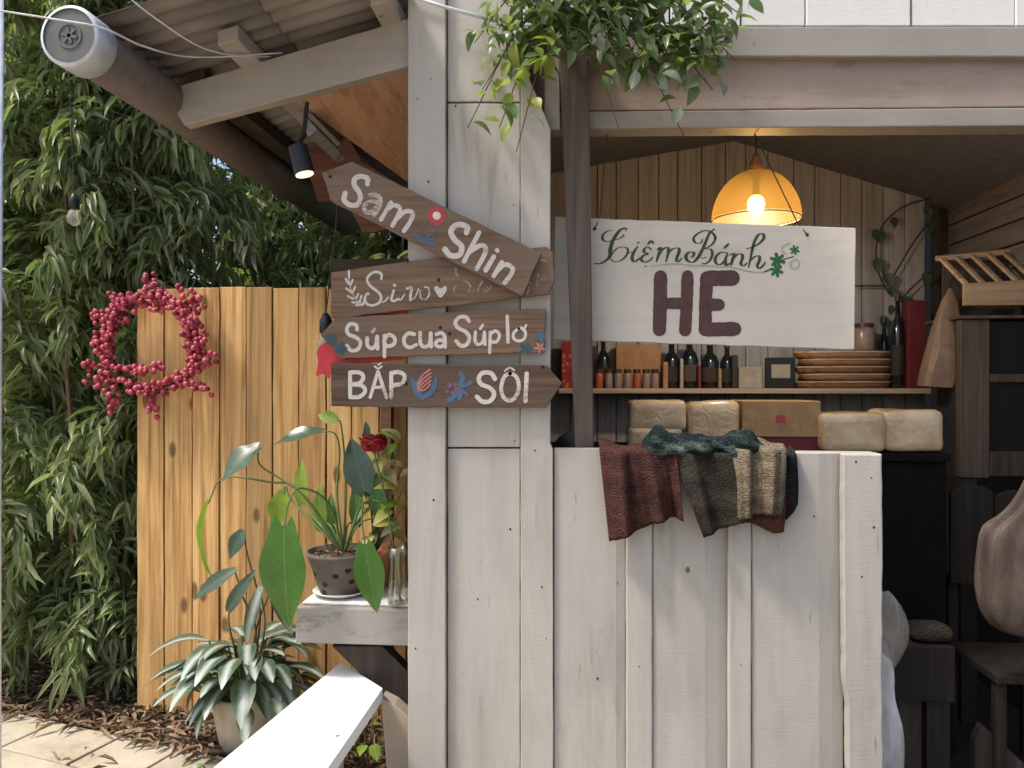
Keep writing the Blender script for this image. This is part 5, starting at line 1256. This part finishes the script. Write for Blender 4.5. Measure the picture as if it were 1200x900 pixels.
big('leaf', pp_, b0, [(425, 580, 2.74), (428, 570, 2.70), (427, 575, 2.68)], (410, 512, 2.70), M['dark_leaf'], 0, .11, .8, .2, (.2, -1, .0))
big('leaf', pp_, b0, [(424, 590, 2.68), (424, 610, 2.64), (428, 640, 2.615)], (441, 722, 2.60), M['big_leaf'], 0, .105, .8, .25, (.2, -1, .0))
big('leaf', pp_, b0, [(405, 560, 2.86), (400, 500, 2.86), (395, 492, 2.86)], (362, 482, 2.90), M['bright_leaf'], .1, .05, .6, .2, (0, -1, .3))
for (tx, ty, tv, mt_) in ((372, 590, 2.88, 'bright_leaf'), (385, 600, 2.92, 'big_leaf'), (432, 560, 2.92, 'dark_leaf'), (350, 560, 2.94, 'bright_leaf'), (415, 585, 2.94, 'big_leaf'), (440, 575, 2.88, 'big_leaf')):
    big('leaf', pp_, b0, [((400 + tx) / 2, 615, 2.84), (tx + 4, ty + 30, tv)], (tx, ty - 22, tv), M[mt_], 0, .06, .6, .3, (0, -1, .2))
# terracotta pot behind
oc = Vector((P(440, 0, 2.95).x, 2.93, lz2 + .0006))
op = thing('terracotta_pot', 'small orange terracotta pot with variegated leaves behind the taupe pot', 'potted plant', tuple(oc))
MB().lathe([(.01, 0), (.052, 0), (.075, .12), (.08, .12), (.08, .145), (.07, .145), (.066, .12), (.004, .12)], oc, 28).put('pot', M['pot_orange'], op, smooth=True)
rl = random.Random(9); yl = [leaf_me('leaf', M['yellow_leaf'], .085, .05, .5, .12, 5), leaf_me('leaf', M['bright_leaf'], .085, .045, .5, .12, 5), leaf_me('leaf', M['big_leaf'], .08, .045, .5, .12, 5)]
sm2 = MB()
for i in range(46):
    e = oc + Vector((rl.uniform(-.02, .12), rl.uniform(-.05, .06), rl.uniform(.19, .60))); 
    sm2.tube([oc + Vector((0, 0, .12)), oc.lerp(e, .6) + Vector((0, 0, .06)), e], .002, 4)
    inst('leaf', rl.choice(yl + yl[:1] * 3), op, orient(e, (rl.gauss(0, 1), rl.gauss(-.6, .6), rl.gauss(.1, .6)), (0, -.6, 1), rl.uniform(.7, 1.15)))
sm2.put('stem', M['stem'], op)
# rose in a glass vase
vc = Vector((P(466, 690, 2.70).x, 2.705, lz2 + .0006))
vs_ = thing('glass_vase', 'tall clear glass vase at the right end of the ledge', 'vase', tuple(vc))
MB().lathe([(.002, .0), (.036, .0), (.040, .006), (.037, .08), (.034, .15), (.036, .20), (.0335, .20), (.031, .15), (.034, .08), (.036, .012), (.002, .010)], vc, 28).put('glass', M['glass'], vs_, smooth=True)
rs = thing('red_rose', 'single dark red rose standing in the glass vase', 'flower', (vc.x, vc.y, vc.z + .0105))
rc = P(438, 522, 2.68)
MB().tube([Vector(p) for p in spline([(vc.x + .008, vc.y, vc.z + .012), tuple(P(455, 600, 2.70)), tuple(P(446, 560, 2.69)), (rc.x, rc.y, rc.z - .02)], 8)], .0035, 7).put('stem', M['stem'], rs, smooth=True)
rr_ = random.Random(3)
for ring_i, (nr, rad_, tilt, sz_) in enumerate(((3, .006, .05, .052), (5, .013, .15, .058), (6, .020, .30, .060), (6, .026, .52, .056))):
    for k in range(nr):
        a = 2 * math.pi * (k / nr + ring_i * .17); out = Vector((math.cos(a), math.sin(a), 0)); V = []; F = []
        for i in range(6):
            for j in range(5):
                u = (i / 5 - .5); w = j / 4; ww = sz_ * (math.sin(math.pi * (.25 + .6 * w)))
                side = Vector((-out.y, out.x, 0)); p = Vector(rc) + Vector((0, 0, -.02)) + out * (rad_ * (.5 + .5 * w) + sz_ * math.sin(tilt) * w * .8 - u * u * rad_ * 1.6 + (.008 * w ** 3)) + side * u * ww * 1.5 + Vector((0, 0, sz_ * math.cos(tilt) * w * (1 - .5 * u * u) + .002 * rr_.random()))
                V.append(tuple(p))
        for i in range(5):
            for j in range(4): q = i * 5 + j; F.append((q, q + 1, q + 6, q + 5))
        mk('petal', V, F, M['rose'], rs, smooth=True, solid=.001)
lf_ = leaf_me('leaf', M['dark_leaf'], .07, .03, .3, .1, 5)
inst('leaf', lf_, rs, orient(P(432, 512, 2.69), (-.25, 0, 1), (0, -1, .2), .85)); inst('leaf', leaf_me('leaf', M['redwood'], .08, .03, .2, .1, 5), rs, orient(P(430, 520, 2.70), (-.08, .1, 1), (0, -1, .2), .95))

# silver leaved plant in a cream pot on the ground
gc = G(278, 888, 0); gc = Vector((gc.x, gc.y + .10, 0))
ag = thing('silver_leaved_plant', 'bushy silver green plant in a cream pot on the ground', 'potted plant', (gc.x, gc.y, .004))
pr = .135
MB().lathe([(.01, 0), (pr * .72, 0), (pr * .8, .01), (pr * .97, .12), (pr, .19), (pr * 1.03, .20), (pr * 1.03, .225), (pr * .92, .225), (pr * .9, .19), (.005, .185)], (gc.x, gc.y, .008), 34).put('pot', M['pot_cream'], ag, smooth=True)
sl_ = [leaf_me('leaf', M['silver_leaf'], L, w, b, .10, 9, .42, wave=.02, seed=i) for i, (L, w, b) in enumerate(((.20, .082, .9), (.18, .076, 1.15), (.22, .086, .75), (.15, .062, .6)))]
ra2 = random.Random(12); smm = MB()
for i in range(104):
    a = ra2.uniform(0, 6.28); lay = i / 104; el = .45 + lay * .75 + ra2.uniform(-.2, .2)
    r0 = ra2.uniform(.04, .24) * (1.1 - .5 * lay); b = Vector((gc.x + r0 * math.cos(a), gc.y + r0 * math.sin(a) - .02, .24 + lay * .20 + ra2.uniform(-.02, .04)))
    smm.tube([Vector((gc.x + .3 * r0 * math.cos(a), gc.y + .3 * r0 * math.sin(a), .195)), b], .004, 5)
    inst('leaf', ra2.choice(sl_), ag, orient(b, (math.cos(a), math.sin(a) - .15, math.sin(el) * .6 - .35 * (1 - lay)), (0, 0, 1), ra2.uniform(.75, 1.15)))
smm.put('stem', M['stem'], ag)
# taller dark stems of the same pot
for (path, tip, wd) in (([(270, 740, 3.0), (268, 715, 3.0)], (292, 668, 2.98), .055), ([(300, 740, 3.02), (285, 700, 3.02), (275, 668, 3.02)], (217, 700, 2.96), .06), ([(305, 720, 3.05), (290, 650, 3.05), (285, 622, 3.05)], (265, 655, 3.0), .06), ([(310, 740, 3.0), (305, 690, 3.0)], (280, 760, 2.94), .05), ([(300, 740, 3.04), (318, 690, 3.04)], (345, 745, 3.0), .05)):
    big('leaf', ag, (gc.x, gc.y, .2), path, tip, M['dark_leaf'] if wd > .052 else M['silver_leaf'], 0, wd * 1.1, .5, .4, (.2, -.8, .7), stem_m=M['stem2'])
# small leafy plant under the bench and one at the bottom edge
sp_c = G(428, 905, 0); sp_c = Vector((sp_c.x, sp_c.y + .05, -.03))
def small(label, c_, n, hgt, mats, L, spread, seed, pot=True):
    o = thing('small_plant', label, 'plant', tuple(c_)); r = random.Random(seed); m = MB()
    ms = [leaf_me('leaf', M[k_], L, L * .55, .4, .1, 6, .4, .6) for k_ in mats]
    z0 = 0
    for i in range(n):
        a = r.uniform(0, 6.28); q = r.uniform(.2, 1) * spread; e = Vector(c_) + Vector((q * math.cos(a), q * math.sin(a), hgt * r.uniform(.45, 1)))
        m.tube([Vector(c_) + Vector((0, 0, z0)), Vector(c_).lerp(e, .5) + Vector((0, 0, .03)), e], .003, 5)
        inst('leaf', r.choice(ms), o, orient(e, (math.cos(a), math.sin(a) - .4, r.uniform(-.4, .4)), (0, -.5, 1), r.uniform(.7, 1.2)))
    m.put('stem', M['stem2'], o); return o
small('bright green broad leaved plant under the white bench', sp_c, 16, .24, ['bright_leaf', 'big_leaf', 'bright_leaf'], .085, .12, 3)
small('small green plant beside the cream pot', G(262, 905, 0) + Vector((-.02, -.08, -.03)), 5, .10, ['big_leaf', 'bright_leaf'], .06, .05, 4)

# ------------------------------------------------------------------ white bench
BZ = .45
ba, bb, bc, bd = G(258, 892, BZ), G(400, 775, BZ), G(449, 806, BZ), G(383, 902, BZ)
bn = thing('white_bench', 'bright white painted bench plank running away from the viewer', 'bench', ((ba.x + bc.x) / 2, (ba.y + bc.y) / 2, 0))
f0 = ba + (ba - bb) * .25; f1 = bd + (bd - bc) * .25
top = [tuple(f0), tuple(f1), tuple(bc), tuple(bb + (bb - ba) * .0)]
btm = [(x, y, z - .045) for x, y, z in top]
bo = mk('seat', top + btm, [(0, 1, 2, 3), (7, 6, 5, 4), (0, 4, 5, 1), (1, 5, 6, 2), (2, 6, 7, 3), (3, 7, 4, 0)], M['bench'], bn, bevel=.005)
for (px, py, w, d_) in ((402, 838, .05, .09), (330, 905, .05, .09)):
    q = G(px, py, BZ); MB().box(q.x - .06, q.x - .01, q.y - .05, q.y + .04, -.02, BZ - .0455).put('leg', M['bench_side'], bn, bevel=.003)
q0, q1 = G(449, 812, BZ - .05), None
lb = [(446, 818), (462, 826), (480, 842), (480, 1010), (462, 1010)]
board('leg', lb, 2.56 + .05, 2.68, M['bench_side'], bn, bevel=.004)
# red ribbon cloth behind the signs
rbm = MB()
def cl(pts, v0, v1): rbm.prism(pxpoly(pts, v0), v0, v1)
cl([(376, 404), (383, 402), (402, 420), (470, 417), (476, 421), (430, 426), (391, 427), (386, 444), (378, 438), (370, 441), (373, 424), (371, 412)], 2.5475, 2.5490)
cl([(398, 371), (415, 368), (478, 361), (479, 367), (440, 371), (398, 376)], 2.5475, 2.5490)
rb_o = rbm.put('red_ribbon', M['red_cloth'], None); tag(rb_o, 'red ribbon tucked behind the plank signs', 'ribbon')
